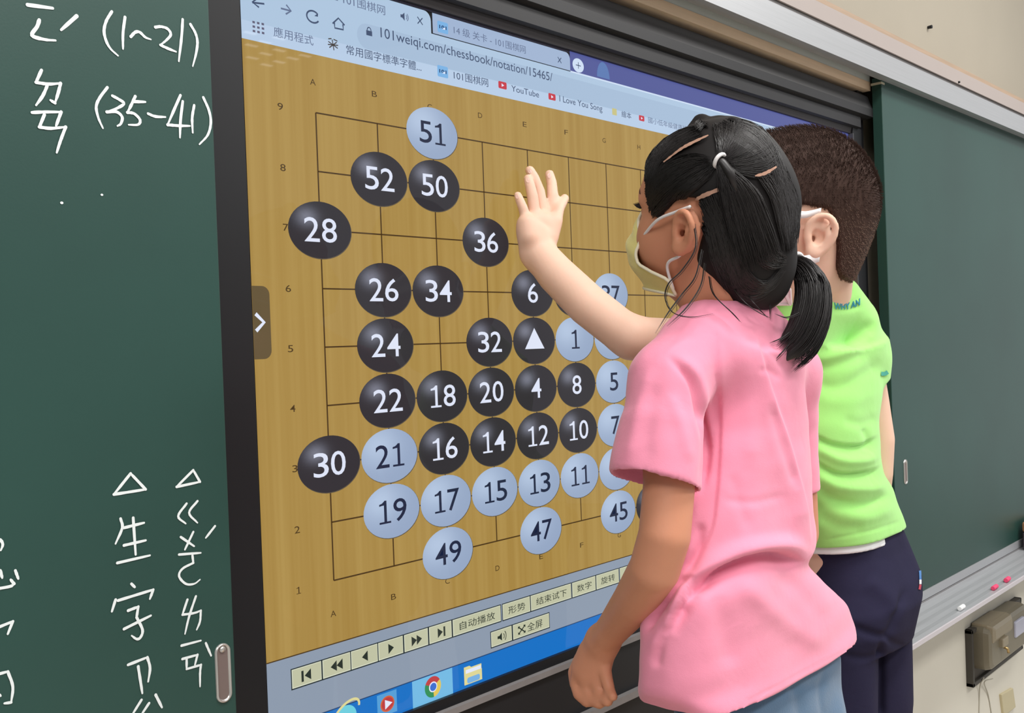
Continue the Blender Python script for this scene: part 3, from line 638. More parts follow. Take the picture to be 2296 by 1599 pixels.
mb = MB(); mb.box((bx0 + .075, YB1 - .012, bz1 - .074), (bx0 + .125, YB1 + .004, bz1 - .048)); mb.build('latch', M_lid, wb, bevel=.003)
mb = MB(); mb.tube([(bx0 + .092, YB1 - .002, bz1 - .073), (bx0 + .092, YB1 - .018, bz1 - .078), (bx0 + .094, YB1 - .02, bz1 - .090)], .0042, 10); mb.build('latch_pin', mat('brass', rgb(190, 160, 110), .3, metal=.7), wb, smooth=True)
mb = MB(); mb.box((bx0 + .215, YB1 - .006, bz0 + .05), (bx0 + .30, YB1 + .012, bz1 - .03)); mb.build('side_panel', mat('panel_lilac', rgb(186, 186, 204), .3), wb, bevel=.004)
cable = MB(); pts = [yq(2206, 1520, WALL_Y - .03), yq(2198, 1535, WALL_Y - .012), yq(2196, 1560, WALL_Y - .004), yq(2195, 1620, WALL_Y - .004)]
cable.tube([Vector(p) for p in smooth_path(pts, 6)], .0016, 8); o = cable.build('wall_cable', mat('cable_grey', rgb(176, 170, 156), .5), None, smooth=True); tag(o, 'thin grey cable running straight down the wall below the outlet box', 'cable')
cable = MB(); pts = [yq(2226, 1522, WALL_Y - .03), yq(2207, 1530, WALL_Y - .014), yq(2216, 1560, WALL_Y - .004), yq(2226, 1620, WALL_Y - .004)]
cable.tube([Vector(p) for p in smooth_path(pts, 6)], .0016, 8); o = cable.build('wall_cable', MATS['cable_grey'], None, smooth=True); tag(o, 'thin grey cable slanting down the wall towards the beige cover plate', 'cable')
mb = MB(); P4 = [yq(2246, 1558, WALL_Y - .01), yq(2272, 1543, WALL_Y - .01), yq(2278, 1586, WALL_Y - .01), yq(2252, 1606, WALL_Y - .01)]
mb.add(P4 + [(x, WALL_Y, z) for x, y, z in P4], [(0,1,2,3), (0,4,5,1), (1,5,6,2), (2,6,7,3), (3,7,4,0), (7,6,5,4)]); tag(mb.build('cover_plate', mat('plate_beige', rgb(196, 184, 150), .5), None, bevel=.002), 'small beige cover plate on the wall below the outlet box', 'cover plate')
h = on_y(2080, 62, WALL_Y); mb = MB(); mb.tube([(h.x, WALL_Y, h.z), (h.x, WALL_Y - .012, h.z)], [.004, .005], 10); mb.tube([(h.x - .004, WALL_Y - .010, h.z), (h.x + .004, WALL_Y - .010, h.z + .002)], .0025, 8); tag(mb.build('wall_hook', M_dark), 'tiny dark nail sticking out of the cream wall above the rail', 'nail')
h = on_y(2149, 184.5, RY - .004); mb = MB(); mb.tube([(h.x, RY - .004, h.z), (h.x, RY - .008, h.z)], [.003, .0026], 10); tag(mb.build('screw', M_dark), 'small dark screw head in the pinkish upper rail', 'screw')
# low platform the children stand on (below the picture)
mb = MB(); mb.box((-0.15, -0.75, 0.0), (1.25, -0.16, 0.53)); tag(mb.build('standing_platform', M_wood, None, bevel=.006), 'low wooden platform both children stand on, below the picture', 'platform')
# ------------------------------------------------------------------ implicit-surface modeller for the figures
# shapes are signed distance functions joined smoothly, then meshed as ONE continuous surface
F32 = np.float32
def A3(v): return np.array(v, dtype=float)
class Chain:
    """tapering limb through points with a radius at each; flat = (direction, factor) squashes it along a direction"""
    def __init__(s, pts, rad, flat=None):
        s.p = np.array([A3(p) for p in pts]); s.r = np.array(rad, float); s.flat = None
        if flat is not None:
            n = A3(flat[0]); s.flat = (n / np.linalg.norm(n), flat[1])
        s.c = s.p.mean(0); s.R = np.max(np.linalg.norm(s.p - s.c, axis=1) + s.r)
    def __call__(s, P):
        d = np.full(len(P), 1e3)
        if len(s.p) == 1: return np.linalg.norm(P - s.p[0], axis=1) - s.r[0]
        for i in range(len(s.p) - 1):
            a, b = s.p[i], s.p[i+1]; ab = b - a
            t = np.clip(((P - a) @ ab) / (ab @ ab), 0, 1); D = P - (a + t[:, None] * ab)
            if s.flat is not None:
                n, k = s.flat; dn = D @ n; D = D + np.outer(dn * (1 / k - 1), n); 
            rr = s.r[i] + (s.r[i+1] - s.r[i]) * t; dist = np.linalg.norm(D, axis=1) - rr
            if s.flat is not None: dist = dist * min(1, s.flat[1] + .25)
            d = np.minimum(d, dist)
        return d
class Ell:
    def __init__(s, c, r, R=None):
        s.c = A3(c); s.r = A3(r); s.M = np.eye(3) if R is None else np.array(R, float); s.R = s.r.max()
    def __call__(s, P):
        q = (P - s.c) @ s.M; k0 = np.linalg.norm(q / s.r, axis=1); k1 = np.linalg.norm(q / (s.r ** 2), axis=1)
        return k0 * (k0 - 1) / np.maximum(k1, 1e-6)
class Loft:
    """stack of super-ellipse cross-sections (z, cx, cy, a, b, n), optionally turned by yaw about each centre"""
    def __init__(s, sl, yaw=0.0, ztop=None, zbot=None, round_=0.0, grow=0.0):
        S = np.array(sorted(sl, key=lambda q: q[0]), float); s.S = S; s.yaw = yaw; s.grow = grow
        s.zt = S[-1, 0] if ztop is None else ztop; s.zb = S[0, 0] if zbot is None else zbot
        s.c = np.array((S[:, 1].mean(), S[:, 2].mean(), (s.zt + s.zb) / 2)); s.R = (s.zt - s.zb) / 2 + S[:, 3:5].max() + abs(S[:, 1] - s.c[0]).max() + .03
        zz = np.linspace(S[0, 0], S[-1, 0], 160); k = np.exp(-np.linspace(-2, 2, 13) ** 2); k /= k.sum(); s.zz = zz
        s.tab = []
        for j in range(1, 6):
            v = np.interp(zz, S[:, 0], S[:, j]); vp = np.pad(v, 6, mode='edge'); s.tab.append(np.convolve(vp, k, 'valid'))
    def __call__(s, P):
        z = P[:, 2]; cx, cy, a, b, n = (np.interp(z, s.zz, t) for t in s.tab)
        a = a + s.grow; b = b + s.grow
        dx, dy = P[:, 0] - cx, P[:, 1] - cy
        if s.yaw: c_, s_ = math.cos(s.yaw), math.sin(s.yaw); dx, dy = c_*dx + s_*dy, -s_*dx + c_*dy
        u, v = np.abs(dx) / a, np.abs(dy) / b
        k = (u ** n + v ** n + 1e-12) ** (1 / n)
        rad = np.sqrt(dx*dx + dy*dy); d = np.where(k > 1e-4, rad * (1 - 1 / np.maximum(k, 1e-4)), -np.minimum(a, b)) * 0.92
        d = np.maximum(d, -np.minimum(a, b))
        return np.maximum(d, np.maximum(z - s.zt, s.zb - z))
class Half:
    """everything on the far side of a plane (inside where (P-p).n < 0)"""
    def __init__(s, p, n): s.p = A3(p); s.n = A3(n) / np.linalg.norm(A3(n)); s.c = s.p; s.R = 1e3
    def __call__(s, P): return (P - s.p) @ s.n
class Poly2:
    """infinite prism over a polygon given in local (u, v) of axes e1, e2 through origin o"""
    def __init__(s, o, e1, e2, poly): s.o = A3(o); s.e1 = A3(e1); s.e2 = A3(e2); s.q = np.array(poly, float); s.c = s.o; s.R = 1e3
    def __call__(s, P):
        D = P - s.o; x, y = D @ s.e1, D @ s.e2; n = len(s.q); d = np.full(len(P), 1e9); ins = np.zeros(len(P), bool)
        for i in range(n):
            a, b = s.q[i], s.q[(i+1) % n]; e = b - a; wx, wy = x - a[0], y - a[1]
            t = np.clip((wx*e[0] + wy*e[1]) / (e @ e), 0, 1); d = np.minimum(d, (wx - e[0]*t)**2 + (wy - e[1]*t)**2)
            cr = (a[1] > y) != (b[1] > y)
            with np.errstate(divide='ignore', invalid='ignore'): xi = (b[0]-a[0])*(y-a[1])/(b[1]-a[1]) + a[0]
            ins ^= cr & (x < xi)
        return np.where(ins, -1, 1) * np.sqrt(d)
class Node:
    """ops: list of (op, prim, k); op 'u' joins, 's' cuts away, 'i' keeps the common part"""
    def __init__(s, ops):
        s.ops = ops; us = [p for o, p, k in ops if o == 'u']; s.c = np.mean([p.c for p in us], axis=0); s.R = max(np.linalg.norm(p.c - s.c) + p.R for p in us)
    def __call__(s, P):
        lo, hi = P.min(0), P.max(0); d = None
        for o, p, k in s.ops:
            far = np.linalg.norm(np.maximum(np.maximum(lo - p.c, p.c - hi), 0)) > p.R + k + .05
            if far and o in 'us': continue
            e = p(P)
            if o == 's': e = -e
            if d is None: d = e if o == 'u' else np.full(len(P), 1e3); 
            if o == 'u':
                if d is not e: h = np.maximum(k - np.abs(d - e), 0) / max(k, 1e-9); d = np.minimum(d, e) - h*h*k/4
            else:
                h = np.maximum(k - np.abs(d - e), 0) / max(k, 1e-9); d = np.maximum(d, e) + h*h*k/4
        return d if d is not None else np.full(len(P), 0.06)
def mesh_sdf(f, lo, hi, h):
    """sparse surface nets: returns vertices and quads"""
    B = 8; lo = A3(lo); nb = np.ceil((A3(hi) - lo) / (h*B)).astype(int)
    g = np.stack(np.meshgrid(*[np.arange(n) for n in nb], indexing='ij'), -1).reshape(-1, 3)
    keep = []
    cc = lo + (g + .5) * (h*B)
    # coarse pass in spatially compact chunks
    for i in range(0, len(g), 400):
        keep.append(np.abs(f(cc[i:i+400])) < h*B*1.75)
    g = g[np.concatenate(keep)]
    l9 = np.stack(np.meshgrid(*[np.arange(9)]*3, indexing='ij'), -1).reshape(-1, 3)
    N = nb * B + 2; K1, K2 = N[1]*N[2], N[2]
    vk, vp, qs = [], [], []
    off = [(0,0,0),(1,0,0),(0,1,0),(1,1,0),(0,0,1),(1,0,1),(0,1,1),(1,1,1)]
    edges = [(0,1),(2,3),(4,5),(6,7),(0,2),(1,3),(4,6),(5,7),(0,4),(1,5),(2,6),(3,7)]
    for i in range(0, len(g), 24):
        gi = g[i:i+24]; idx = (gi[:, None, :]*B + l9[None]); P = lo + idx.reshape(-1, 3)*h
        D = f(P).reshape(len(gi), 9, 9, 9)
        C = np.stack([D[:, a:a+8, b:b+8, c:c+8] for a, b, c in off], -1)
        s = C < 0; act = s.any(-1) & ~s.all(-1)
        if not act.any(): continue
        w = np.argwhere(act); cv = C[act]; sv = s[act]
        base = gi[w[:, 0]]*B + w[:, 1:]
        acc = np.zeros((len(w), 3)); cnt = np.zeros(len(w))
        for a, b in edges:
            x = sv[:, a] != sv[:, b]; t = np.where(x, cv[:, a] / np.where(x, cv[:, a] - cv[:, b], 1), 0)
            pa, pb = np.array(off[a], float), np.array(off[b], float)
            acc += np.where(x[:, None], pa + t[:, None]*(pb - pa), 0); cnt += x
        vp.append(lo + (base + acc / cnt[:, None])*h); vk.append(base[:, 0]*K1 + base[:, 1]*K2 + base[:, 2])
        for ax, (c1, st) in enumerate(((1, K1), (2, K2), (4, 1))):
            x = sv[:, 0] != sv[:, c1]; bk = (base[:, 0]*K1 + base[:, 1]*K2 + base[:, 2])[x]; s1, s2 = [(K2, 1), (1, K1), (K1, K2)][ax]
            q = np.stack([bk, bk - s1, bk - s1 - s2, bk - s2], 1); fl = ~sv[:, 0][x]; q[fl] = q[fl][:, ::-1]; qs.append(q)
    vk = np.concatenate(vk); vp = np.concatenate(vp); q = np.concatenate(qs)
    o = np.argsort(vk); vk, vp = vk[o], vp[o]
    j = np.searchsorted(vk, q); j = np.minimum(j, len(vk)-1); ok = (vk[j] == q).all(1)
    return vp, j[ok]
def np_mesh(name, V, Q, mats, parent, smooth=True):
    me = bpy.data.meshes.new(name); me.vertices.add(len(V)); me.vertices.foreach_set('co', np.asarray(V, F32).ravel())
    Q = np.asarray(Q); k = Q.shape[1]
    me.loops.add(Q.size); me.loops.foreach_set('vertex_index', Q.astype(np.int32).ravel())
    me.polygons.add(len(Q)); me.polygons.foreach_set('loop_start', np.arange(0, Q.size, k, dtype=np.int32))
    me.update(calc_edges=True); me.validate()
    return link_mesh(name, me, mats, parent, smooth)
def vnormals(V, Q):
    n = np.cross(V[Q[:, 2]] - V[Q[:, 0]], V[Q[:, 3]] - V[Q[:, 1]]); N = np.zeros_like(V)
    for k in range(4): np.add.at(N, Q[:, k], n)
    return N / (np.linalg.norm(N, axis=1)[:, None] + 1e-12)
def relax(V, Q, it=2, lam=.5):
    E = np.concatenate([Q[:, [0, 1]], Q[:, [1, 2]], Q[:, [2, 3]], Q[:, [3, 0]]])
    for _ in range(it):
        S = np.zeros_like(V); c = np.zeros(len(V)); np.add.at(S, E[:, 0], V[E[:, 1]]); np.add.at(S, E[:, 1], V[E[:, 0]]); np.add.at(c, E[:, 0], 1); np.add.at(c, E[:, 1], 1)
        V = V + lam*(S / np.maximum(c, 1)[:, None] - V)
    return V
def seg_dist(p, poly):
    """distance of 2D points to a polyline, and position 0..1 along it"""
    poly = np.array(poly, float); L = np.r_[0, np.cumsum(np.linalg.norm(np.diff(poly, axis=0), axis=1))]; d = np.full(len(p), 1e9); s = np.zeros(len(p)); side = np.zeros(len(p))
    for i in range(len(poly)-1):
        a, e = poly[i], poly[i+1]-poly[i]; w = p - a; t = np.clip((w @ e)/(e @ e), 0, 1); dd = np.linalg.norm(w - t[:, None]*e, axis=1)
        m_ = dd < d; d = np.where(m_, dd, d); s = np.where(m_, (L[i] + t*(L[i+1]-L[i]))/L[-1], s); side = np.where(m_, np.sign(e[0]*w[:, 1] - e[1]*w[:, 0]), side)
    return d, s, side
def folds(V, Q, lst, wn=True):
    """press creases and ridges into cloth: (points, width px, depth mm, kind); 'c' soft crease/ridge, 's' one-sided step"""
    N = vnormals(V, Q); px = to_px(V); view = V - np.array(CAM); view /= np.linalg.norm(view, axis=1)[:, None]
    face = np.clip(-(N*view).sum(1)*2.2, 0, 1); D = np.zeros(len(V))
    for pts, w, dep, kind in lst:
        pts = smooth_path(pts, 6); lo_ = np.min(pts, 0) - 4*w; hi_ = np.max(pts, 0) + 4*w
        m_ = ((px > lo_) & (px < hi_)).all(1); 
        if not m_.any(): continue
        d, s, side = seg_dist(px[m_], pts); end = np.clip(np.minimum(s, 1 - s)*6 + .1, 0, 1)
        if kind == 'c': g = np.exp(-(d/w)**2)
        else: g = np.where(side > 0, np.exp(-(d/(w*1.8))**2), np.exp(-(d/(w*.35))**2))
        D[m_] += g*end*dep*.001
    return V + N*(D*face)[:, None]
def wave(V, amp, scale, seed):
    """soft random undulation of cloth"""
    r = np.random.default_rng(seed); out = np.zeros(len(V))
    for k in range(7):
        w = r.normal(size=3)*scale*(1 + .5*k); out += np.sin(V @ w + r.uniform(0, 6.28))/(1 + .6*k)
    return out*amp
class BVH:
    def __init__(s, V, Q): s.t = BVHTree.FromPolygons([tuple(map(float, v)) for v in V], [tuple(map(int, q)) for q in Q])
    def px(s, px, py, lift=0.0):
        """where the camera ray through a photo pixel meets the surface"""
        r = ray(px, py).normalized(); h = s.t.ray_cast(CAM, r)
        return None if h[0] is None else (h[0] + h[1]*lift)
    def near(s, p, lift=0.0):
        h = s.t.find_nearest(p); return h[0] + h[1]*lift
def fit_slice(z, pl, pr, cy, b, n, tilt=0.0):
    """cross-section at height z whose outline spans the photo columns pl..pr"""
    a = 0.12; cx = on_y((pl+pr)/2, 800, cy).x
    th = np.linspace(0, 2*np.pi, 121); c, s = np.cos(th), np.sin(th)
    for _ in range(40):
        x = cx + a*np.sign(c)*np.abs(c)**(2/n); y = cy + b*np.sign(s)*np.abs(s)**(2/n)
        p = to_px(np.stack([x, y, np.full_like(x, z)], 1))[:, 0]; l, r = p.min(), p.max()
        sc = 1.0/1400
        cx += ((pl+pr)/2 - (l+r)/2)*sc; a = max(.03, a + ((pr-pl) - (r-l))/2*sc*1.2)
    return (z, cx, cy, a, b, n)
def skin_mat(name, col, red):
    M = mat(name, col, 0.5, spec=0.3, noise=0.035, nscale=14, sss=0.12, bump=0.04, bscale=350); return M
def strands(name, paths, rad, m_, parent, sides=3, taper=True):
    """thin tapered hair tubes in one mesh"""
    V = []; Q = []; b = 0
    for P, r in zip(paths, rad):
        P = np.asarray(P, float); n = len(P); T = np.gradient(P, axis=0); T /= (np.linalg.norm(T, axis=1)[:, None] + 1e-9)
        u = np.cross(T, np.array([.3, .5, .81])); u /= (np.linalg.norm(u, axis=1)[:, None] + 1e-9); w = np.cross(T, u)
        tt = np.linspace(0, 1, n); rr = r*(np.minimum(1, (1 - tt)*3 + .15) if taper else 1)
        for k in range(sides):
            a = 2*math.pi*k/sides; V.append(P + (u*math.cos(a) + w*math.sin(a))*np.reshape(rr, (-1, 1)))
        i = np.arange(n-1)
        for k in range(sides):
            k2 = (k+1) % sides; Q.append(np.stack([b + k*n + i, b + k2*n + i, b + k2*n + i + 1, b + k*n + i + 1], 1))
        b += sides*n
    return np_mesh(name, np.concatenate(V), np.concatenate(Q), m_, parent, True)
def head_frame(c, fwd_dir, up_dir, scale):
    f = A3(fwd_dir); f /= np.linalg.norm(f); u = A3(up_dir); u = u - f*(u @ f); u /= np.linalg.norm(u); r = np.cross(f, u)
    R = np.stack([r, f, u], 1)     # columns: right, forward, up
    return A3(c), R, scale
class Local:
    """a shape written in head coordinates placed in the room"""
    def __init__(s, node, fr): s.n = node; s.o, s.M, s.k = fr; s.c = s.o + s.M @ (node.c*s.k); s.R = node.R*s.k
    def __call__(s, P): return s.n(((P - s.o) @ s.M) / s.k) * s.k
def L2W(fr, p): return fr[0] + fr[1] @ (A3(p)*fr[2])
def head_ops(skull=None):
    """a child's head about 0.2 m tall: x right, y forward, z up, origin between the ears"""
    o = [('u', skull or Ell((0, -.012, .038), (.069, .086, .078)), 0), ('u', Ell((0, .022, -.012), (.058, .060, .075)), .03), ('u', Ell((0, .040, -.056), (.036, .034, .036)), .03),
         ('u', Ell((0, .055, .038), (.052, .030, .040)), .03)]
    for s in (-1, 1):
        o += [('u', Ell((s*.031, .046, -.026), (.026, .027, .028)), .02), ('s', Ell((s*.028, .083, .006), (.018, .012, .011)), .012), ('u', Ell((s*.028, .0685, .004), (.0125, .0115, .0115)), .003),
              ('u', Chain([(s*.014, .081, .020), (s*.030, .080, .024), (s*.044, .070, .018)], [.004, .0045, .004]), .012)]
    o += [('u', Chain([(0, .080, .014), (0, .088, -.004), (0, .0945, -.016)], [.006, .007, .0085]), .012)]
    for s in (-1, 1): o += [('u', Ell((s*.0095, .087, -.018), (.0065, .008, .0055)), .006), ('s', Chain([(s*.005, .092, -.026), (s*.005, .086, -.020)], [.0022, .002]), .002)]
    o += [('u', Chain([(-.017, .0735, -.038), (0, .083, -.035), (.017, .0735, -.038)], [.003, .0055, .003]), .006), ('u', Chain([(-.014, .0725, -.046), (0, .080, -.047), (.014, .0725, -.046)], [.003, .006, .003]), .006), ('u', Ell((0, .068, -.070), (.016, .014, .012)), .015)]
    for s in (-1, 1):     # ears
        e = lambda y, z, x: (s*(.070 + x*.85), y*.9 - .001, z*.84)
        rim = [e(.002, -.002, .000), e(.004, .014, .006), e(-.004, .026, .012), e(-.016, .028, .017), e(-.026, .018, .019), e(-.028, .002, .016), e(-.022, -.014, .010), e(-.010, -.026, .005), e(-.002, -.022, .001)]
        rim = smooth_path(rim, 3)
        o += [('u', Ell(e(-.012, .002, .004), (.0060, .019, .026), None), .006), ('u', Chain(rim, [.0040]*len(rim)), .003), ('u', Ell(e(-.006, -.024, .005), (.0055, .008, .008)), .006),
              ('u', Chain([e(-.018, .016, .014), e(-.019, .002, .013), e(-.013, -.010, .010)], [.0030, .0034, .0030]), .004),
              ('s', Ell(e(-.008, -.001, .010), (.0075, .0078, .0095)), .003), ('s', Ell(e(-.012, .017, .013), (.004, .0065, .0065)), .003), ('s', Chain([e(-.006, -.003, .010), e(-.002, -.004, -.02)], [.0040, .003]), .002), ('u', Ell(e(.001, -.004, .004), (.004, .0035, .006)), .003)]
    return o
# ------------------------------------------------------------------ the girl
def face_dir(th, pitch):
    t = math.radians(th); fd = -RGT*math.cos(t) + FWD*math.sin(t); fd.z = math.sin(math.radians(pitch)); return fd
def head_at(ear_px, d, th, pitch, roll, k):
    fd = face_dir(th, pitch); side = Vector((-fd.y, fd.x, 0)); fr = head_frame((0, 0, 0), fd, Vector((0, 0, 1)) + side*roll, k)
    return (A3(at(*ear_px, d)) - fr[1] @ (A3((-.078, -.012, 0))*k), fr[1], k)
def zpx(py, d, px=1650): return at(px, py, d).z
PLAT = 0.53
DET = 1.0           # mesh fineness multiplier
M_gskin = skin_mat('skin_girl', rgb(206, 142, 112), 0); M_bskin = skin_mat('skin_boy', rgb(230, 190, 168), 0)
def fabric(name, col, bump=.12, bs=900):
    return mat(name, col, .85, spec=.15, noise=.025, nscale=25, bump=bump, bscale=bs, sheen=.25, crumple=.22)
M_pink = fabric('pink_cotton', rgb(238, 146, 172)); M_lime = fabric('lime_jersey', rgb(160, 226, 122)); M_navy = mat('navy_jersey', rgb(42, 40, 62), .9, spec=.1, noise=.03, nscale=25, bump=.12, bscale=900, crumple=.2); M_jean = fabric('blue_denim', rgb(84, 112, 140), .25, 500)
M_hairg = mat('black_hair', rgb(27, 22, 22), .42, spec=.5); M_hairb = mat('brown_hair', rgb(64, 47, 41), .7, spec=.12); M_hairb2 = mat('faded_hair', rgb(104, 82, 70), .6, spec=.25)
M_white = mat('white_elastic', rgb(232, 228, 228), .7); M_mask = fabric('yellow_mask', rgb(238, 224, 140), .1, 700); M_lash = mat('lash_black', rgb(20, 16, 16), .6)
M_scalp = mat('scalp', rgb(168, 128, 108), .6, noise=.15, nscale=120)

girl = empty('person', (0.26, -0.42, PLAT)); tag(girl, 'child with black pigtail in a pink shirt and yellow mask standing before the display', 'person')
GF = head_at((1533, 522), 1.06, 40, 20, .15, .94)
neck = [L2W(GF, (0, -.03, -.03)), at(1612, 668, 1.125), at(1625, 735, 1.13)]
g_sh = [at(1508, 848, 1.05), at(1566, 790, 1.085), at(1630, 745, 1.13), at(1690, 772, 1.17), at(1752, 838, 1.25)]
zs = lambda py: zpx(py, 1.15)
gsl = [(795, 1500, 1790, .062), (850, 1480, 1803, .070), (950, 1463, 1814, .075), (1050, 1451, 1820, .073), (1150, 1443, 1824, .071), (1215, 1438, 1830, .071), (1248, 1437, 1829, .070), (1272, 1438, 1806, .062), (1300, 1438, 1822, .062), (1360, 1436, 1862, .062), (1420, 1435, 1900, .062), (1470, 1435, 1914, .063)]
zhem = ZB - 0.030
gl = [fit_slice(zs(py), a, b_, -.475 + dp, dp, 2.7) for py, a, b_, dp in gsl] + [fit_slice(zhem - .002, 1437, 1922, -.478 + .064, .064, 4.5)]
slL = [at(1496, 862, 1.045), at(1482, 960, 1.03), at(1467, 1090, 1.02)]
slR = [at(1752, 842, 1.255), at(1757, 960, 1.275), at(1766, 1110, 1.285)]
armL = [at(1502, 866, 1.05), at(1500, 1090, 1.02), at(1490, 1200, 1.01), at(1468, 1275, 1.02), at(1425, 1345, 1.065), at(1378, 1405, 1.115), at(1352, 1437, 1.14)]
armR = [at(1750, 850, 1.255), at(1785, 1110, 1.285), at(1790, 1195, 1.295), at(1762, 1270, 1.30), at(1752, 1350, 1.30), at(1752, 1390, 1.30)]
def hand_fingers(ops, fingers, r, k=.003):
    for pts, sc in fingers:
        n = len(pts); ops.append(('u', Chain(pts, [r*sc*(1.08 - .30*i/(n-1)) for i in range(n)]), k))
gops = [('u', Local(Node(head_ops(Ell((0, -.006, .036), (.068, .078, .078)))), GF), 0), ('u', Chain(neck, [.046, .043, .040]), .03),
        ('u', Chain([A3(q) - A3((0, 0, .016)) for q in g_sh], [.028, .032, .034, .032, .028]), .02),
        ('u', Loft([(z, cx, cy, a*.80, b_*.78, 2.3) for z, cx, cy, a, b_, n in gl if z > zs(1290)] + [(zs(1400), gl[9][1] - .01, -.411, .080, .046, 2.3), (zhem - .06, .30, -.411, .080, .044, 2.2)]), .03),
        ('u', Chain(armL, [.030, .0262, .0262, .0258, .0235, .0190, .0172]), .02), ('u', Chain(armR, [.030, .0262, .0255, .0245, .020, .017]), .02)]
# left hand: relaxed and loosely curled
pal = [at(1350, 1440, 1.142), at(1335, 1472, 1.152), at(1322, 1502, 1.158)]
gops += [('u', Chain(pal, [.0190, .0225, .0225], (FWD*.85 + RGT*.5, .62)), .012)]
hand_fingers(gops, [([at(1300, 1500, 1.165), at(1292, 1530, 1.168), at(1298, 1556, 1.160), at(1316, 1574, 1.150)], 1.0), ([at(1318, 1512, 1.158), at(1316, 1546, 1.158), at(1326, 1568, 1.148), at(1344, 1576, 1.138)], 1.08),
                    ([at(1338, 1510, 1.150), at(1342, 1544, 1.148), at(1350, 1566, 1.138), at(1362, 1572, 1.128)], 1.02), ([at(1355, 1500, 1.142), at(1362, 1530, 1.138), at(1368, 1552, 1.130), at(1374, 1562, 1.122)], .88),
                    ([at(1332, 1452, 1.168), at(1303, 1478, 1.185), at(1288, 1508, 1.186), at(1290, 1534, 1.182)], 1.1)], .0082)
# right hand, hidden in front of the body
pr_ = armR[-1]; gops += [('u', Chain([pr_, pr_ + Vector((-.004, .008, -.03)), pr_ + Vector((-.006, .012, -.055))], [.018, .021, .020], ((1, 0, 0), .6)), .01)]
hand_fingers(gops, [([pr_ + Vector((-.006, -.008 + .014*i, -.058)), pr_ + Vector((-.012, -.010 + .015*i, -.082)), pr_ + Vector((-.022, -.008 + .014*i, -.098 + .003*abs(i - 2)))], .95) for i in range(4)] + [([pr_ + Vector((-.004, .022, -.018)), pr_ + Vector((-.012, .040, -.036)), pr_ + Vector((-.02, .044, -.056))], 1.05)], .0078)
hipc = (.30, -.410)
for s in (-1, 1):
    gops += [('u', Chain([(hipc[0] + s*.046, hipc[1], zhem - .06), (hipc[0] + s*.055, hipc[1] - .005, .80), (hipc[0] + s*.056, hipc[1] - .015, .60), (hipc[0] + s*.056, hipc[1] - .018, PLAT + .055)], [.040, .040, .035, .027]), .02),
             ('u', Chain([(hipc[0] + s*.056, hipc[1] - .03, PLAT + .028), (hipc[0] + s*.060, hipc[1] + .04, PLAT + .024), (hipc[0] + s*.066, hipc[1] + .09, PLAT + .018)], [.026, .024, .017]), .015)]
lo_, hi_ = (-.02, -.66, PLAT), (.62, .02, GF[0][2] + .17)
V, Q = mesh_sdf(Node(gops), lo_, hi_, .0026/DET); V = relax(V, Q, 1, .4)
np_mesh('body', V, Q, M_gskin, girl); GB = BVH(V, Q)

# T-shirt
hemn = A3(UPV*-.93 - RGT*.22 - FWD*.25); hem_c = at(1467, 1081, 1.02)
sleeveL = Node([('u', Chain(slL, [.0385, .0440, .0480], (FWD*.7 - RGT*.2, 1.0)), 0), ('i', Half(hem_c, hemn), .003), ('s', Node([('u', Chain([slL[1], slL[2], slL[2] + (slL[2]-slL[1])*.5], [.028, .0435, .048]), 0)]), .002)])
hemR = at(1790, 1103, 1.285)
sleeveR = Node([('u', Chain(slR, [.044, .042, .0405]), 0), ('i', Half(hemR, A3(-UPV*.98 + RGT*.1)), .003), ('s', Node([('u', Chain([slR[1], slR[2], slR[2] + (slR[2]-slR[1])*.5], [.026, .037, .040]), 0)]), .002)])
torso = Loft(gl, zbot=zhem)
inner = Loft(gl, zbot=zhem - .05, ztop=zs(1340), grow=-.006)
shops = [('u', torso, 0), ('u', Chain(g_sh[:2] + [at(1634, 726, 1.13)] + g_sh[3:], [.040, .047, .053, .047, .044]), .03), ('u', sleeveL, .022), ('u', sleeveR, .022), ('s', inner, .002),
         ('s', Chain([at(1606, 560, 1.12), at(1608, 610, 1.12), at(1612, 642, 1.125)], [.058, .052, .042]), .004)]
V, Q = mesh_sdf(Node(shops), (-.02, -.66, zhem - .02), (.62, -.1, zpx(640, 1.13)), .0026/DET); V = relax(V, Q, 2, .5)
V = V + vnormals(V, Q)*wave(V, .0007, 26, 3)[:, None]
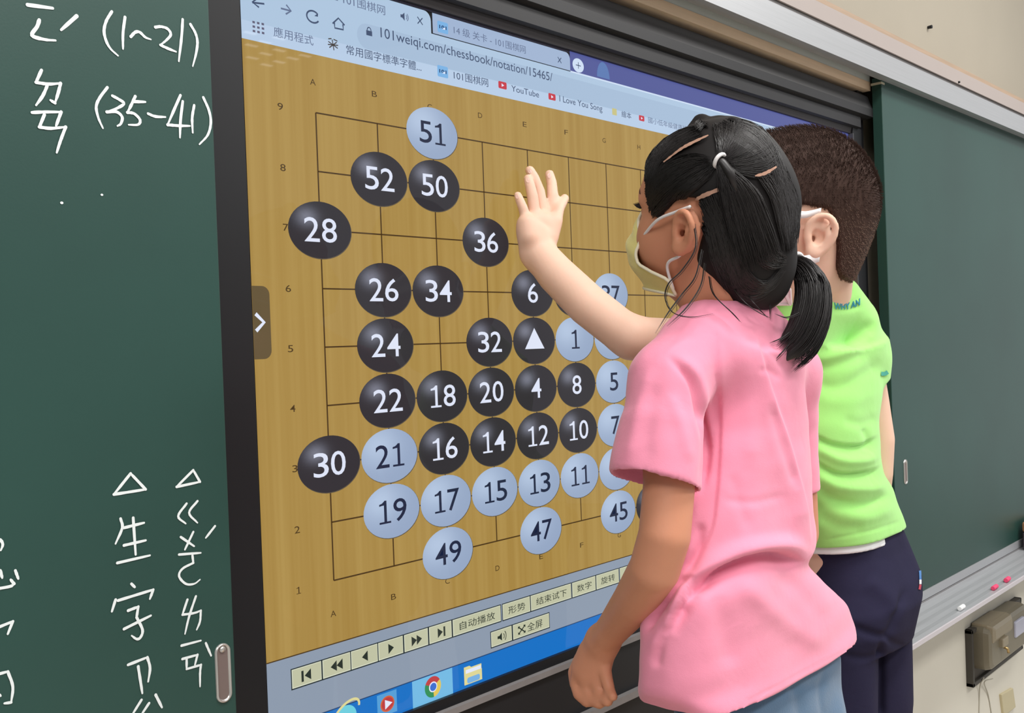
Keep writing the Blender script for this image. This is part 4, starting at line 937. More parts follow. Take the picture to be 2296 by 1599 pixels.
GFOLD = [([(1500, 800), (1548, 850), (1568, 918), (1584, 1004), (1574, 1100)], 9, -7, 'c'), ([(1512, 796), (1560, 842), (1586, 920), (1600, 1000)], 16, 3.5, 'c'),
  ([(1606, 740), (1612, 860), (1612, 980), (1606, 1100), (1590, 1200), (1530, 1300)], 13, -4, 's'),
  ([(1692, 760), (1716, 860), (1760, 990), (1796, 1120), (1816, 1220)], 20, 7, 's'), ([(1655, 740), (1672, 860), (1682, 960), (1684, 1060)], 22, 2.6, 'c'),
  ([(1475, 860), (1458, 940), (1448, 1040)], 18, -1.4, 'c'), ([(1500, 880), (1530, 960), (1548, 1040)], 14, 2.2, 'c'), ([(1460, 820), (1436, 900), (1420, 980), (1404, 1040)], 14, 2.0, 'c'),
  ([(1496, 1420), (1540, 1334), (1600, 1284), (1676, 1250), (1740, 1242), (1806, 1262)], 13, -16, 's'), ([(1500, 1376), (1548, 1300), (1620, 1250), (1690, 1226), (1760, 1222), (1814, 1240)], 18, 10, 'c'),
  ([(1442, 1420), (1480, 1366), (1520, 1322), (1556, 1290)], 10, -7, 'c'), ([(1456, 1470), (1500, 1396), (1548, 1340), (1590, 1310)], 14, 4.5, 'c'), ([(1450, 1380), (1490, 1330), (1530, 1270), (1560, 1200)], 12, 3.5, 'c'),
  ([(1470, 1500), (1482, 1440), (1500, 1400)], 10, -3.5, 'c'), ([(1640, 1290), (1700, 1340), (1780, 1410), (1860, 1450)], 24, 2.8, 'c'), ([(1600, 1320), (1620, 1400), (1640, 1500)], 24, -2.5, 'c'),
  ([(1740, 1280), (1800, 1330), (1860, 1400)], 22, -2.5, 'c'), ([(1620, 1120), (1690, 1126), (1760, 1110)], 10, -1.4, 'c'), ([(1640, 1060), (1660, 1130), (1680, 1190)], 14, -1.4, 'c'),
  ([(1570, 1170), (1566, 1230), (1545, 1290)], 12, -4, 'c'), ([(1372, 1046), (1430, 1056), (1500, 1072), (1566, 1094)], 3, -.9, 'c'), ([(1662, 1580), (1740, 1540), (1830, 1494), (1915, 1450)], 3, -.9, 'c'),
  ([(1575, 700), (1630, 690), (1690, 706), (1730, 740)], 4, -1.2, 'c'), ([(1700, 770), (1738, 800), (1770, 840)], 8, -1.5, 'c'), ([(1690, 830), (1720, 830), (1750, 850)], 8, -1.5, 'c'), ([(1720, 900), (1750, 1000), (1782, 1100)], 12, -3.5, 'c')]
V = folds(V, Q, GFOLD); GSH = BVH(V, Q)
np_mesh('shirt', V, Q, M_pink, girl)

# denim shorts
so = [('u', Loft([fit_slice(zhem + .03, 1540, 1840, -.412, .048, 2.5), fit_slice(zhem - .02, 1512, 1886, -.412, .054, 2.6), fit_slice(zhem - .10, 1500, 1888, -.410, .060, 2.6)]), 0)]; sx = fit_slice(zhem - .10, 1500, 1888, -.410, .060, 2.6)
for s in (-1, 1): so.append(('u', Chain([(sx[1] + s*(sx[3] - .064), -.410, zhem - .09), (sx[1] + s*(sx[3] - .062), -.408, zhem - .22)], [.060, .060]), .012))
V, Q = mesh_sdf(Node(so), (.05, -.6, zhem - .24), (.58, -.2, zhem + .1), .004/DET)
V = folds(V, Q, [([(1776, 1520), (1790, 1560), (1800, 1630)], 14, -3, 'c'), ([(1850, 1500), (1840, 1560), (1850, 1630)], 8, -2, 'c'), ([(1720, 1560), (1780, 1545), (1860, 1530)], 10, -1.5, 'c')])
np_mesh('shorts', V, Q, M_jean, girl)
mb = MB()
for s in (-1, 1):
    pass

# hair: pulled back in sections to a tie on the crown, gathered into a low pigtail
def lat(fr, pts): return Poly2(fr[0], fr[1][:, 1]*1.0, fr[1][:, 2]*1.0, [(y*fr[2], z*fr[2]) for y, z in pts])
hk = [(.090, .064), (.066, .050), (.058, .030), (.054, .004), (.046, -.018), (.036, -.016), (.030, .010), (.012, .036), (-.018, .040), (-.034, .012), (-.036, -.018), (-.030, -.040), (-.026, -.062), (-.030, -.100), (-.2, -.12), (-.2, .2), (.2, .2)]
hcap = Local(Node([('u', Ell((0, -.006, .038), (.0755, .082, .087)), 0), ('u', Ell((0, .046, .044), (.060, .046, .052)), .03)]), GF)
tie_low = at(1768, 588, 1.155)
back = [at(1655, 560, 1.09), at(1690, 610, 1.10), at(1734, 588, 1.135), tie_low]
hcapc = Node([('u', hcap, 0), ('i', lat(GF, hk), .004), ('u', Chain([at(1686, 470, 1.115), at(1664, 545, 1.10), at(1678, 622, 1.105)], [.050, .054, .032]), .03), ('u', Chain(back, [.030, .040, .021, .007]), .03),
              ('u', Chain([at(1600, 350, 1.075), at(1625, 372, 1.07), at(1648, 430, 1.062)], [.008, .014, .016]), .02), ('u', Chain([at(1558, 290, 1.13), at(1572, 274, 1.13), at(1592, 288, 1.12)], [.009, .010, .012]), .008), ('u', Chain([at(1592, 290, 1.11), at(1616, 280, 1.11), at(1640, 290, 1.10)], [.008, .0095, .012]), .012)])
V, Q = mesh_sdf(hcapc, (.0, -.72, 1.2), (.50, -.15, GF[0][2] + .17), .003/DET); V = relax(V, Q, 2, .5)
hair = np_mesh('hair', V, Q, mat('black_hair_base', rgb(24, 20, 20), .6, spec=.25), girl); HB = BVH(V, Q)
def flow(bundle, n, lift=(.0004, .0030), jit=5, seed=0, segs=14, rad=.00038):
    """strands between two guide lines drawn on the visible surface, spread over the bundle"""
    r = np.random.default_rng(seed); out = []; a, b = [np.array(smooth_path(g, 6)) for g in bundle]
    ra = np.linspace(0, 1, segs); ga = np.stack([np.interp(ra, np.linspace(0, 1, len(a)), a[:, k]) for k in (0, 1)], 1); gb = np.stack([np.interp(ra, np.linspace(0, 1, len(b)), b[:, k]) for k in (0, 1)], 1)
    for i in range(int(n*1.7)):
        u = r.random(); s0, s1 = sorted(r.random(2)*np.array((.35, .35)) + np.array((0, .65))); g = ga*(1-u) + gb*u + r.normal(size=2)*jit*.5
        w = np.cumsum(r.normal(size=(segs, 2))*jit*.16, 0); g = g + w; lf = r.uniform(*lift); P = []
        for px, py in g[int(s0*segs):max(int(s1*segs), int(s0*segs)+4)]:
            h = HB.px(px, py, lf)
            if h is not None: P.append(tuple(h))
        if len(P) > 3:
            P = np.array(P); st = np.linalg.norm(np.diff(P, axis=0), axis=1)
            if st.max() < .035: out.append(P)
    return out
TIE = (1612, 362)
FL = []
FL += flow(([(1452, 420), (1480, 378), (1540, 352), (1600, 358)], [(1462, 470), (1500, 432), (1555, 392), (1604, 366)]), 420, seed=1)
FL += flow(([(1462, 480), (1500, 440), (1556, 396), (1606, 368)], [(1490, 486), (1540, 452), (1590, 414), (1612, 374)]), 320, seed=2)
FL += flow(([(1455, 372), (1490, 322), (1535, 296), (1568, 288)], [(1480, 366), (1520, 336), (1556, 318), (1586, 304)]), 380, seed=3)
FL += flow(([(1452, 400), (1458, 360), (1480, 330), (1520, 300)], [(1458, 440), (1466, 390), (1490, 350), (1540, 318)]), 200, seed=13)
FL += flow(([(1600, 282), (1606, 310), (1612, 340), (1614, 358)], [(1660, 276), (1650, 304), (1632, 336), (1618, 360)]), 260, seed=4)
FL += flow(([(1660, 276), (1652, 304), (1634, 336), (1620, 360)], [(1738, 330), (1716, 352), (1670, 366), (1622, 366)]), 420, seed=5)
FL += flow(([(1738, 332), (1716, 356), (1672, 370), (1622, 368)], [(1740, 380), (1710, 396), (1664, 388), (1624, 372)]), 200, seed=6)
FL += flow(([(1612, 368), (1618, 440), (1640, 540), (1668, 640)], [(1622, 370), (1690, 430), (1726, 520), (1752, 590)]), 620, seed=7, lift=(.001, .006), rad=.0004)
FL += flow(([(1556, 470), (1584, 520), (1602, 590), (1640, 668)], [(1612, 420), (1640, 500), (1664, 590), (1700, 650)]), 620, seed=8)
FL += flow(([(1700, 400), (1730, 450), (1748, 520), (1764, 580)], [(1748, 380), (1780, 440), (1784, 510), (1772, 575)]), 420, seed=9)
FL += flow(([(1640, 500), (1672, 600), (1716, 636), (1760, 592)], [(1620, 560), (1660, 664), (1712, 656), (1762, 596)]), 360, seed=10)
FL += flow(([(1690, 440), (1712, 510), (1736, 560), (1764, 584)], [(1650, 480), (1684, 560), (1720, 600), (1762, 590)]), 340, seed=11)
FL += flow(([(1640, 268), (1700, 288), (1738, 332), (1752, 384)], [(1600, 290), (1640, 320), (1690, 350), (1730, 392)]), 260, seed=21)
FL += flow(([(1742, 340), (1764, 410), (1782, 480), (1772, 570)], [(1724, 372), (1740, 440), (1756, 510), (1766, 576)]), 340, seed=22)
FL += flow(([(1455, 440), (1458, 400), (1470, 360), (1500, 325)], [(1466, 480), (1472, 430), (1486, 390), (1520, 350)]), 260, seed=23)
FL += flow(([(1560, 292), (1562, 280), (1574, 274), (1584, 282)], [(1570, 296), (1576, 288), (1584, 284), (1592, 292)]), 80, seed=24, jit=3)
strands('hair_strands', FL, [.00042]*len(FL), M_hairg, hair)
# low pigtail: a tapering bundle and its loose strands
tail_px = [(1768, 588, 1.152), (1800, 604, 1.135), (1822, 650, 1.12), (1818, 712, 1.112), (1795, 768, 1.108), (1758, 806, 1.105)]
tp = [A3(at(*p)) for p in tail_px]; tr = [.008, .0130, .0185, .0190, .0155, .004]
tmesh = MB(); sm = smooth_path(tp, 6); tmesh.tube([Vector(p) for p in sm], list(np.interp(np.linspace(0, 1, len(sm)), np.linspace(0, 1, 6), tr)*.86), 16)
tail = tmesh.build('pigtail', M_hairg, girl, smooth=True)
r_ = np.random.default_rng(4); TS = []
for i in range(900):
    th = r_.random()*6.283; rr = (.80 + .26*r_.random()); e0 = .0; e1 = .72 + .30*r_.random(); n = 16; sp = []
    T = np.gradient(np.array(sm), axis=0)
    for k in range(n):
        s = e0 + (e1 - e0)*k/(n-1); f_ = min(s, 1)*(len(sm)-1); j = min(int(f_), len(sm)-2); c = sm[j] + (sm[j+1]-sm[j])*(f_-j) + (T[-1]*(s-1)*len(sm) if s > 1 else 0)
        rad_ = np.interp(s, np.linspace(0, 1, 6), [.008, .0130, .0185, .0205, .0205, .0185])*rr
        tt = T[j]/np.linalg.norm(T[j]); u = np.cross(tt, A3(FWD)); u /= np.linalg.norm(u); w = np.cross(tt, u)
        sp.append(c + (u*math.cos(th + s*.5) + w*math.sin(th + s*.5))*rad_)
    TS.append(np.array(sp))
strands('pigtail_strands', TS, [.00045]*len(TS), M_hairg, tail)
def band(name, c, axis, R, r, m_, parent):
    axis = Vector(axis).normalized(); u = axis.orthogonal().normalized(); w = axis.cross(u); mb = MB(); n, k = 28, 8; c = Vector(c)
    for i in range(n):
        a = 2*math.pi*i/n; d = u*math.cos(a) + w*math.sin(a)
        for j in range(k):
            b_ = 2*math.pi*j/k; mb.v.append(tuple(c + d*(R + r*math.cos(b_)) + axis*r*math.sin(b_)))
    for i in range(n):
        for j in range(k): mb.f.append((i*k+j, ((i+1) % n)*k+j, ((i+1) % n)*k+(j+1) % k, i*k+(j+1) % k)); mb.mi.append(0)
    return mb.build(name, m_, parent, smooth=True)
o = band('hair_tie', Vector(tp[0]) + (Vector(tp[1])-Vector(tp[0]))*.38, Vector(tp[1])-Vector(tp[0]), .0136, .0025, M_white, girl); o['label'] = 'white elastic at the root of the pigtail'
ct = HB.px(1614, 362, .002); o = band('hair_tie', ct, Vector(at(1650, 385, 1.05)) - Vector(at(1595, 352, 1.07)), .0072, .0021, M_white, girl); o['label'] = 'white elastic on the crown'
cw = MB(); k0 = [HB.px(*p, .003) for p in ((1604, 356), (1620, 368), (1636, 390), (1652, 430))]; cw.tube(k0, [.004, .005, .006, .003], 12); cw.build('tied_lock', M_hairg, hair, smooth=True)
# partings where the scalp shows
def parting(pts, w):
    mb = MB(); sm = smooth_path(pts, 6); n = len(sm); L = []; R = []; r = np.random.default_rng(len(pts))
    for i, p in enumerate(sm):
        t = np.array(sm[min(i+1, n-1)]) - np.array(sm[max(i-1, 0)]); t /= np.linalg.norm(t); nn = np.array((-t[1], t[0])); ww = w*(.35 + .65*math.sin(math.pi*(i+.4)/n))*(.7 + .5*r.random())/2
        a, b = HB.px(*(p + nn*ww), .0034), HB.px(*(p - nn*ww), .0034)
        if a is not None and b is not None: L.append(a); R.append(b)
    v = L + R; m_ = len(L); mb.add(v, [(i, i+1, m_+i+1, m_+i) for i in range(m_-1)]); o = mb.build('parting', M_scalp, hair); o['label'] = 'pale parting line of scalp'
parting([(1492, 366), (1530, 338), (1560, 322), (1590, 308)], 6); parting([(1540, 458), (1568, 444), (1600, 430), (1628, 420)], 9); parting([(1690, 396), (1712, 390), (1736, 376)], 8)
# loose wisps by the ear, neck and collar
def wisp(pts, r=.0006):
    return np.array([A3(at(*p)) for p in pts]), r
W = []
for pts in ([(1556, 500, 1.045), (1560, 556, 1.03), (1530, 606, 1.03), (1500, 636, 1.03), (1492, 668, 1.03), (1508, 700, 1.02), (1550, 711, 1.01), (1600, 704, 1.02)],
            [(1574, 560, 1.04), (1560, 620, 1.03), (1530, 660, 1.03), (1500, 700, 1.01), (1470, 748, .99)], [(1580, 590, 1.045), (1572, 640, 1.04), (1540, 690, 1.02), (1496, 732, 1.0)],
            [(1590, 620, 1.05), (1600, 660, 1.05), (1640, 700, 1.045), (1660, 722, 1.045)], [(1660, 640, 1.08), (1690, 680, 1.06), (1720, 712, 1.07)], [(1700, 650, 1.09), (1724, 680, 1.08), (1728, 720, 1.09)],
            [(1640, 640, 1.07), (1668, 676, 1.055), (1700, 700, 1.055), (1726, 712, 1.07)], [(1458, 380, 1.13), (1448, 420, 1.128), (1456, 470, 1.12), (1466, 520, 1.11)], [(1470, 420, 1.11), (1462, 460, 1.11), (1468, 500, 1.10)],
            [(1820, 690, 1.11), (1838, 640, 1.115), (1832, 610, 1.12)], [(1778, 740, 1.10), (1750, 760, 1.09), (1726, 770, 1.09)], [(1780, 760, 1.10), (1755, 790, 1.09), (1732, 812, 1.09)], [(1796, 700, 1.10), (1765, 712, 1.09), (1738, 704, 1.08)]):
    sm_ = smooth_path([A3(at(*p)) for p in pts], 6)
    for k in range(3): W.append((np.array(sm_) + np.random.default_rng(k).normal(size=3)*.0012*k, .00055 - .0001*k))
strands('loose_hair', [w[0] for w in W], [w[1] for w in W], M_hairg, hair)
# eyes' lashes and brow at the far contour of the face
fl = []
for i in range(16):
    u = i/15; b0 = L2W(GF, (-.018 - .024*u, .0805 - .006*u, .006)); fl.append(np.array([b0, b0 + GF[1] @ A3((-.001, .0045, .001)), b0 + GF[1] @ A3((-.003, .009, .004))]))
strands('eyelashes', fl, [.0006]*len(fl), M_lash, girl)
fl = []
for i in range(40):
    u = i/39; b0 = L2W(GF, (-.016 - .030*u, .0850 - .013*u*u, .022 + .004*math.sin(u*3))); fl.append(np.array([b0, b0 + GF[1] @ A3((-.003, .001, .002)), b0 + GF[1] @ A3((-.006, 0, .003))]))
strands('eyebrow', fl, [.0008]*len(fl), M_lash, girl)
# pleated mask with its ear loops
def mask_mesh(fr, name, m_, parent, edge_m, phi1=80):
    nu, nv = 41, 25; V = np.zeros((nu, nv, 3))
    for i in range(nu):
        uu = -1 + 2*i/(nu-1); sd = abs(math.sin(uu*1.4))
        zt_, zb_ = -.001 - .022*sd**1.5, -.096 + .014*sd**2
        for j in range(nv):
            t = j/(nv-1); st_ = min(1, max(0, (t - .56)/.13)); ph = math.radians(uu*(57 + 32*st_*st_*(3 - 2*st_))); c = math.cos(ph); s = math.sin(ph); z = zt_ + (zb_ - zt_)*t; bulge = .010*math.sin(math.pi*min(1, t*1.05))*(max(c, 0)**.5) + .003*math.sin(math.pi*t)
            pleat = .0016*math.sin(t*19)*max(c, 0)*1.4; rx = .0605 - .014*max(0, t - .55)/.45; ry = .074 - .020*max(0, t - .6)/.4
            back_ = -.024*max(0, t - .3)*sd**3
            V[i, j] = (s*(rx + bulge*.5), .018 + back_ + c*(ry + bulge + pleat) + .006*sd*0, z)
    W_ = np.array([L2W(fr, p) for p in V.reshape(-1, 3)]); idx = lambda i, j: i*nv + j
    Q = np.array([(idx(i, j), idx(i, j+1), idx(i+1, j+1), idx(i+1, j)) for i in range(nu-1) for j in range(nv-1)])
    o = np_mesh(name, W_, Q, m_, parent); sol = o.modifiers.new('cloth', 'SOLIDIFY'); sol.thickness = .0012; sol.offset = 1
    W3 = W_.reshape(nu, nv, 3); e = MB()
    for pts in (W3[0], W3[-1], W3[:, 0], W3[:, -1]): e.tube([Vector(p) for p in pts], .0019, 8)
    eo = e.build('mask_binding', edge_m, o, smooth=True); return o, W3
mo, W3 = mask_mesh(GF, 'face_mask', M_mask, girl, mat('mask_edge', rgb(240, 232, 204), .8)); mo['label'] = 'pale yellow pleated face mask'
e = MB(); ear = lambda y, z, x=.074: Vector(L2W(GF, (-x, y, z)))
c1 = Vector(W3[0][2]); c2 = Vector(W3[0][-3])
for a, pth in ((c1, [ear(.030, .004, .071), ear(.004, .020, .076), ear(-.016, .031, .080)]), (c2, [ear(.012, -.046, .062), ear(-.006, -.030, .071), ear(-.014, -.022, .074)])):
    e.tube([Vector(p) for p in smooth_path([a] + pth, 8)], .0017, 8)
lp = e.build('ear_loop', M_white, mo, smooth=True)
# ------------------------------------------------------------------ the boy
boy = empty('person', (0.56, -0.37, PLAT)); tag(boy, 'child with cropped brown hair in a lime green shirt reaching up to the display', 'person')
DFB = 1.05
def bat(px, py, d): return at(px, py, d*DFB)
BF = head_at((1840, 530), 1.255, -4, 8, .05, 1.06)
def fit_right(z, pr, a, cy, b, n):
    cx = .55; th = np.linspace(0, 2*np.pi, 121); c, s = np.cos(th), np.sin(th)
    for _ in range(30):
        r = to_px(np.stack([cx + a*np.sign(c)*np.abs(c)**(2/n), cy + b*np.sign(s)*np.abs(s)**(2/n), np.full_like(c, z)], 1))[:, 0].max(); cx += (pr - r)/1500
    return (z, cx, cy, a, b, n)
zb_s = lambda py: zpx(py, 1.39*DFB, 1980)
bhem = bat(2040, 1184, 1.42).z
bsl = [(780, 1976, .100, .078), (850, 1980, .106, .086), (936, 1973, .106, .088), (1008, 1976, .106, .088), (1060, 1982, .108, .088), (1100, 2004, .114, .090), (1140, 2014, .120, .091)]
bl = [fit_right(zb_s(py), r, a*DFB, -.424 + d, d, 2.6) for py, r, a, d in bsl] + [fit_right(bhem - .002, 2034, .126, -.424 + .094, .094, 2.7)]
b_sh = [bat(1738, 742, 1.285), bat(1790, 712, 1.30), bat(1852, 690, 1.345), bat(1896, 730, 1.37), bat(1918, 792, 1.41)]
bneck = [L2W(BF, (0, -.020, -.03)), bat(1834, 620, 1.30), bat(1838, 700, 1.335)]
barmR = [bat(1924, 800, 1.41), bat(1948, 900, 1.42), bat(1964, 985, 1.425), bat(1962, 1060, 1.43), bat(1960, 1130, 1.45), bat(1930, 1180, 1.48)]
barmL = [bat(1735, 745, 1.287), bat(1600, 756, 1.32), bat(1500, 762, 1.355), at(1416, 757, 1.405), at(1392, 742, 1.41), at(1318, 684, 1.43), at(1248, 616, 1.45), at(1206, 566, 1.465)]
bops = [('u', Local(Node(head_ops()), BF), 0), ('u', Chain(bneck, [.052, .046, .040]), .03), ('u', Chain([A3(p) - A3((0, 0, .014)) for p in b_sh], [.030, .032, .034, .032, .030]), .02),
        ('u', Loft([(z, cx, cy, a*.84, b_*.82, 2.3) for z, cx, cy, a, b_, n in bl] + [(bhem - .12, bl[-1][1], -.340, .100, .072, 2.3)]), .03),
        ('u', Chain(barmR, [.033, .0285, .0265, .0255, .022, .019]), .02), ('u', Chain(barmL[:4], [.036, .0325, .0305, .0292]), .015), ('u', Chain(barmL[3:], [.0292, .0298, .0302, .0282, .0248]), .012)]
# left hand raised flat towards the screen, back of the hand to the viewer
Hp = lambda px, py, Y: on_y(px, py, Y)
palm_n = A3(FWD*.75 + Vector((0, 1, 0))*.3)
wr = A3(barmL[-1])
bops += [('u', Chain([wr, Hp(1200, 535, -.040), Hp(1206, 512, -.036)], [.0245, .0255, .0265], (palm_n, .56)), .012),
         ('u', Chain([Hp(1182, 514, -.034), Hp(1200, 501, -.034), Hp(1220, 497, -.035), Hp(1234, 503, -.037)], [.0115, .0120, .0120, .0115], (palm_n, .9)), .012),
         ('u', Chain([Hp(1186, 530, -.040), Hp(1180, 500, -.036)], [.0135, .0130]), .01), ('u', Chain([Hp(1228, 535, -.044), Hp(1238, 500, -.044)], [.0125, .0115]), .01)]
hand_fingers(bops, [([Hp(1184, 506, -.034), Hp(1173, 468, -.030), Hp(1165, 448, -.026), Hp(1161, 438, -.022)], .86), ([Hp(1200, 492, -.034), Hp(1194, 440, -.030), Hp(1188, 414, -.026), Hp(1184, 401, -.021)], 1.0),
                    ([Hp(1219, 490, -.032), Hp(1209, 430, -.025), Hp(1197, 398, -.020), Hp(1188, 382, -.016)], 1.04), ([Hp(1236, 496, -.036), Hp(1239, 440, -.034), Hp(1237, 410, -.028), Hp(1232, 391, -.022)], 1.04)], .0086, .0025)
hand_fingers(bops, [([Hp(1236, 530, -.050), Hp(1247, 496, -.052), Hp(1254, 468, -.048), Hp(1266, 445, -.040)], 1.08)], .0080, .008)
# right hand hidden behind the body
pr_ = barmR[-1]; bops.append(('u', Chain([pr_, pr_ + Vector((-.02, .03, -.01)), pr_ + Vector((-.035, .055, -.02))], [.019, .022, .020], ((0, 0, 1), .6)), .01))
hand_fingers(bops, [([pr_ + Vector((-.052 + .016*i, .058 + .008*i, -.02)), pr_ + Vector((-.060 + .016*i, .082 + .008*i, -.026)), pr_ + Vector((-.064 + .016*i, .096 + .008*i, -.04))], .95) for i in range(4)] + [([pr_ + Vector((-.03, .02, -.01)), pr_ + Vector((-.056, .034, -.01)), pr_ + Vector((-.066, .056, -.014))], 1.05)], .0082)
zq = lambda py: zpx(py, 1.40*DFB, 2040)
bh = (fit_right(zq(1600), 2050, .066, -.345, .066, 2.0)[1] - .064, -.345)
for s in (-1, 1):
    bops += [('u', Chain([(bh[0] + s*.050, bh[1], bhem - .12), (bh[0] + s*.062, bh[1], .85), (bh[0] + s*.062, bh[1] - .01, .60), (bh[0] + s*.062, bh[1] - .015, PLAT + .055)], [.050, .045, .037, .027]), .02),
             ('u', Chain([(bh[0] + s*.062, bh[1] - .03, PLAT + .028), (bh[0] + s*.066, bh[1] + .04, PLAT + .024), (bh[0] + s*.072, bh[1] + .10, PLAT + .018)], [.027, .025, .018]), .015)]
V, Q = mesh_sdf(Node(bops), (.27, -.64, PLAT), (.92, .0, BF[0][2] + .19), .0026/DET); V = relax(V, Q, 1, .4)
np_mesh('body', V, Q, M_bskin, boy)
# fingernails of the raised hand
BB = BVH(V, Q)
def nail(px, py, w, h, ang):
    mb = MB(); pts = []
    for k in range(14):
        a = 2*math.pi*k/14; x = w*math.cos(a); y = h*math.sin(a); c_, s_ = math.cos(ang), math.sin(ang); p = BB.px(px + x*c_ - y*s_, py + x*s_ + y*c_, .0004)
        if p is None: return
        pts.append(p)
    mb.poly(pts); mb.build('fingernail', mat('nail_pink', rgb(236, 196, 184), .3), boy)
nail(1160, 441, 3.6, 5, -.2); nail(1184, 404, 4.2, 6, -.2); nail(1188, 384, 4, 5.5, -.3); nail(1232, 394, 4.4, 6, .1)
# shirt
sbL = [bat(1740, 745, 1.285), bat(1700, 722, 1.30), bat(1662, 718, 1.32)]
hemL = bat(1678, 716, 1.312); hn = A3(sbL[2] - sbL[0]); hn /= np.linalg.norm(hn)
slvL = Node([('u', Chain(sbL, [.048, .045, .046]), 0), ('i', Half(hemL, hn), .003), ('s', Chain([sbL[1], sbL[2], sbL[2] + (sbL[2]-sbL[1])*.5], [.030, .042, .046]), .002)])
sbR = [bat(1924, 800, 1.405), bat(1930, 850, 1.41), bat(1938, 900, 1.42)]; hemRb = bat(1965, 846, 1.415)
slvR = Node([('u', Chain(sbR, [.0405, .0385, .037]), 0), ('i', Half(hemRb, A3(-UPV)), .003), ('s', Chain([sbR[1], sbR[2], sbR[2] + (sbR[2]-sbR[1])*.5], [.029, .034, .036]), .002)])
bin_ = Loft(bl, zbot=bhem - .05, ztop=bhem + .03, grow=-.006)
bs = [('u', Loft(bl, zbot=bhem), 0), ('u', Chain(b_sh, [.043, .048, .052, .046, .043]), .035), ('u', slvL, .02), ('u', slvR, .02), ('s', bin_, .002), ('s', Chain([bat(1850, 520, 1.30), bat(1846, 560, 1.30), bat(1842, 594, 1.312)], [.052, .050, .044]), .004)]
V, Q = mesh_sdf(Node(bs), (.30, -.56, bhem - .02), (.88, -.08, zpx(600, 1.33*DFB, 1860)), .0026/DET); V = relax(V, Q, 2, .5)
V = V + vnormals(V, Q)*wave(V, .0006, 28, 9)[:, None]
BFOLD = [([(1830, 790), (1890, 775), (1936, 740), (1962, 720)], 12, -3, 'c'), ([(1800, 800), (1850, 802), (1920, 776), (1975, 742)], 12, 2.5, 'c'), ([(1800, 830), (1880, 818), (1950, 790)], 12, -2.0, 'c'), ([(1850, 690), (1890, 694), (1936, 684)], 7, -2.5, 'c'),
  ([(1822, 860), (1880, 868), (1940, 838), (1975, 806)], 14, -2.2, 'c'), ([(1830, 900), (1900, 900), (1970, 880)], 18, 1.6, 'c'),
  ([(1822, 975), (1870, 996), (1930, 1000), (1972, 978)], 10, -5, 's'), ([(1825, 1000), (1880, 1030), (1940, 1032), (1976, 1016)], 12, 5, 'c'), ([(1826, 1034), (1880, 1062), (1950, 1058), (1980, 1044)], 9, -5, 's'), ([(1826, 1060), (1880, 1090), (1946, 1096), (1992, 1084)], 13, 4.5, 'c'),
  ([(1828, 1090), (1870, 1120), (1930, 1132), (2000, 1110)], 11, -4, 'c'), ([(1830, 1120), (1880, 1150), (1950, 1160), (2008, 1134)], 16, 3, 'c'), ([(1836, 1160), (1880, 1180), (1940, 1186)], 14, -2.2, 'c'), ([(1935, 960), (1948, 990), (1942, 1012)], 8, -3, 'c'),
  ([(1890, 940), (1930, 950), (1970, 936)], 12, -2, 'c'), ([(1836, 1214), (1920, 1198), (1980, 1182), (2034, 1164)], 3.5, -1.0, 'c'), ([(1842, 682), (1880, 688), (1920, 672), (1938, 660)], 3.5, -1.0, 'c')]
V = folds(V, Q, BFOLD); SHB = BVH(V, Q); sh_o = np_mesh('shirt', V, Q, M_lime, boy)
# lettering on the collar and teal trims
def on_shirt_text(s, a, b, h, m_, lift=.0012):
    VV, FF = text_geo(s, .03); lo2, hi2 = VV.min(0), VV.max(0); U = (VV - lo2)/(hi2 - lo2); out = []
    for u, v in U:
        px = a[0] + (b[0]-a[0])*u; py = a[1] + (b[1]-a[1])*u + 5*math.sin(math.pi*u) - h*v
        p = SHB.px(px, py, lift); out.append(p if p is not None else Vector(SHB.near(at(px, py, 1.3), lift)))
    mb = MB(); mb.add(out, FF); return mb.build('collar_lettering', m_, sh_o, fix=False)
M_teal = mat('teal_print', rgb(36, 140, 160), .7); M_teal2 = mat('teal_trim', rgb(70, 168, 150), .8)
on_shirt_text('WHY AN', (1869, 694), (1927, 684), 15, M_teal)['label'] = 'teal printed letters round the collar'
def patch(pts_px, w, name, m_, parent, bvh, lift=.0012):
    mb = MB(); sm = smooth_path(pts_px, 6); L = []; R = []; n = len(sm)
    for i, p in enumerate(sm):
        t = np.array(sm[min(i+1, n-1)]) - np.array(sm[max(i-1, 0)]); t /= np.linalg.norm(t); nn = np.array((-t[1], t[0]))*w/2
        a, b = bvh.px(*(p + nn), lift), bvh.px(*(p - nn), lift)
        if a is not None and b is not None: L.append(a); R.append(b)
    if len(L) > 1: mb.add(L + R, [(i, i+1, len(L)+i+1, len(L)+i) for i in range(len(L)-1)]); return mb.build(name, m_, parent, fix=False)
patch([(1716, 672), (1730, 690), (1742, 712), (1748, 738)], 10, 'sleeve_stripe', M_teal2, sh_o, SHB)
patch([(1974, 838), (1982, 838), (1989, 834)], 9, 'sleeve_stripe', M_teal2, sh_o, SHB)
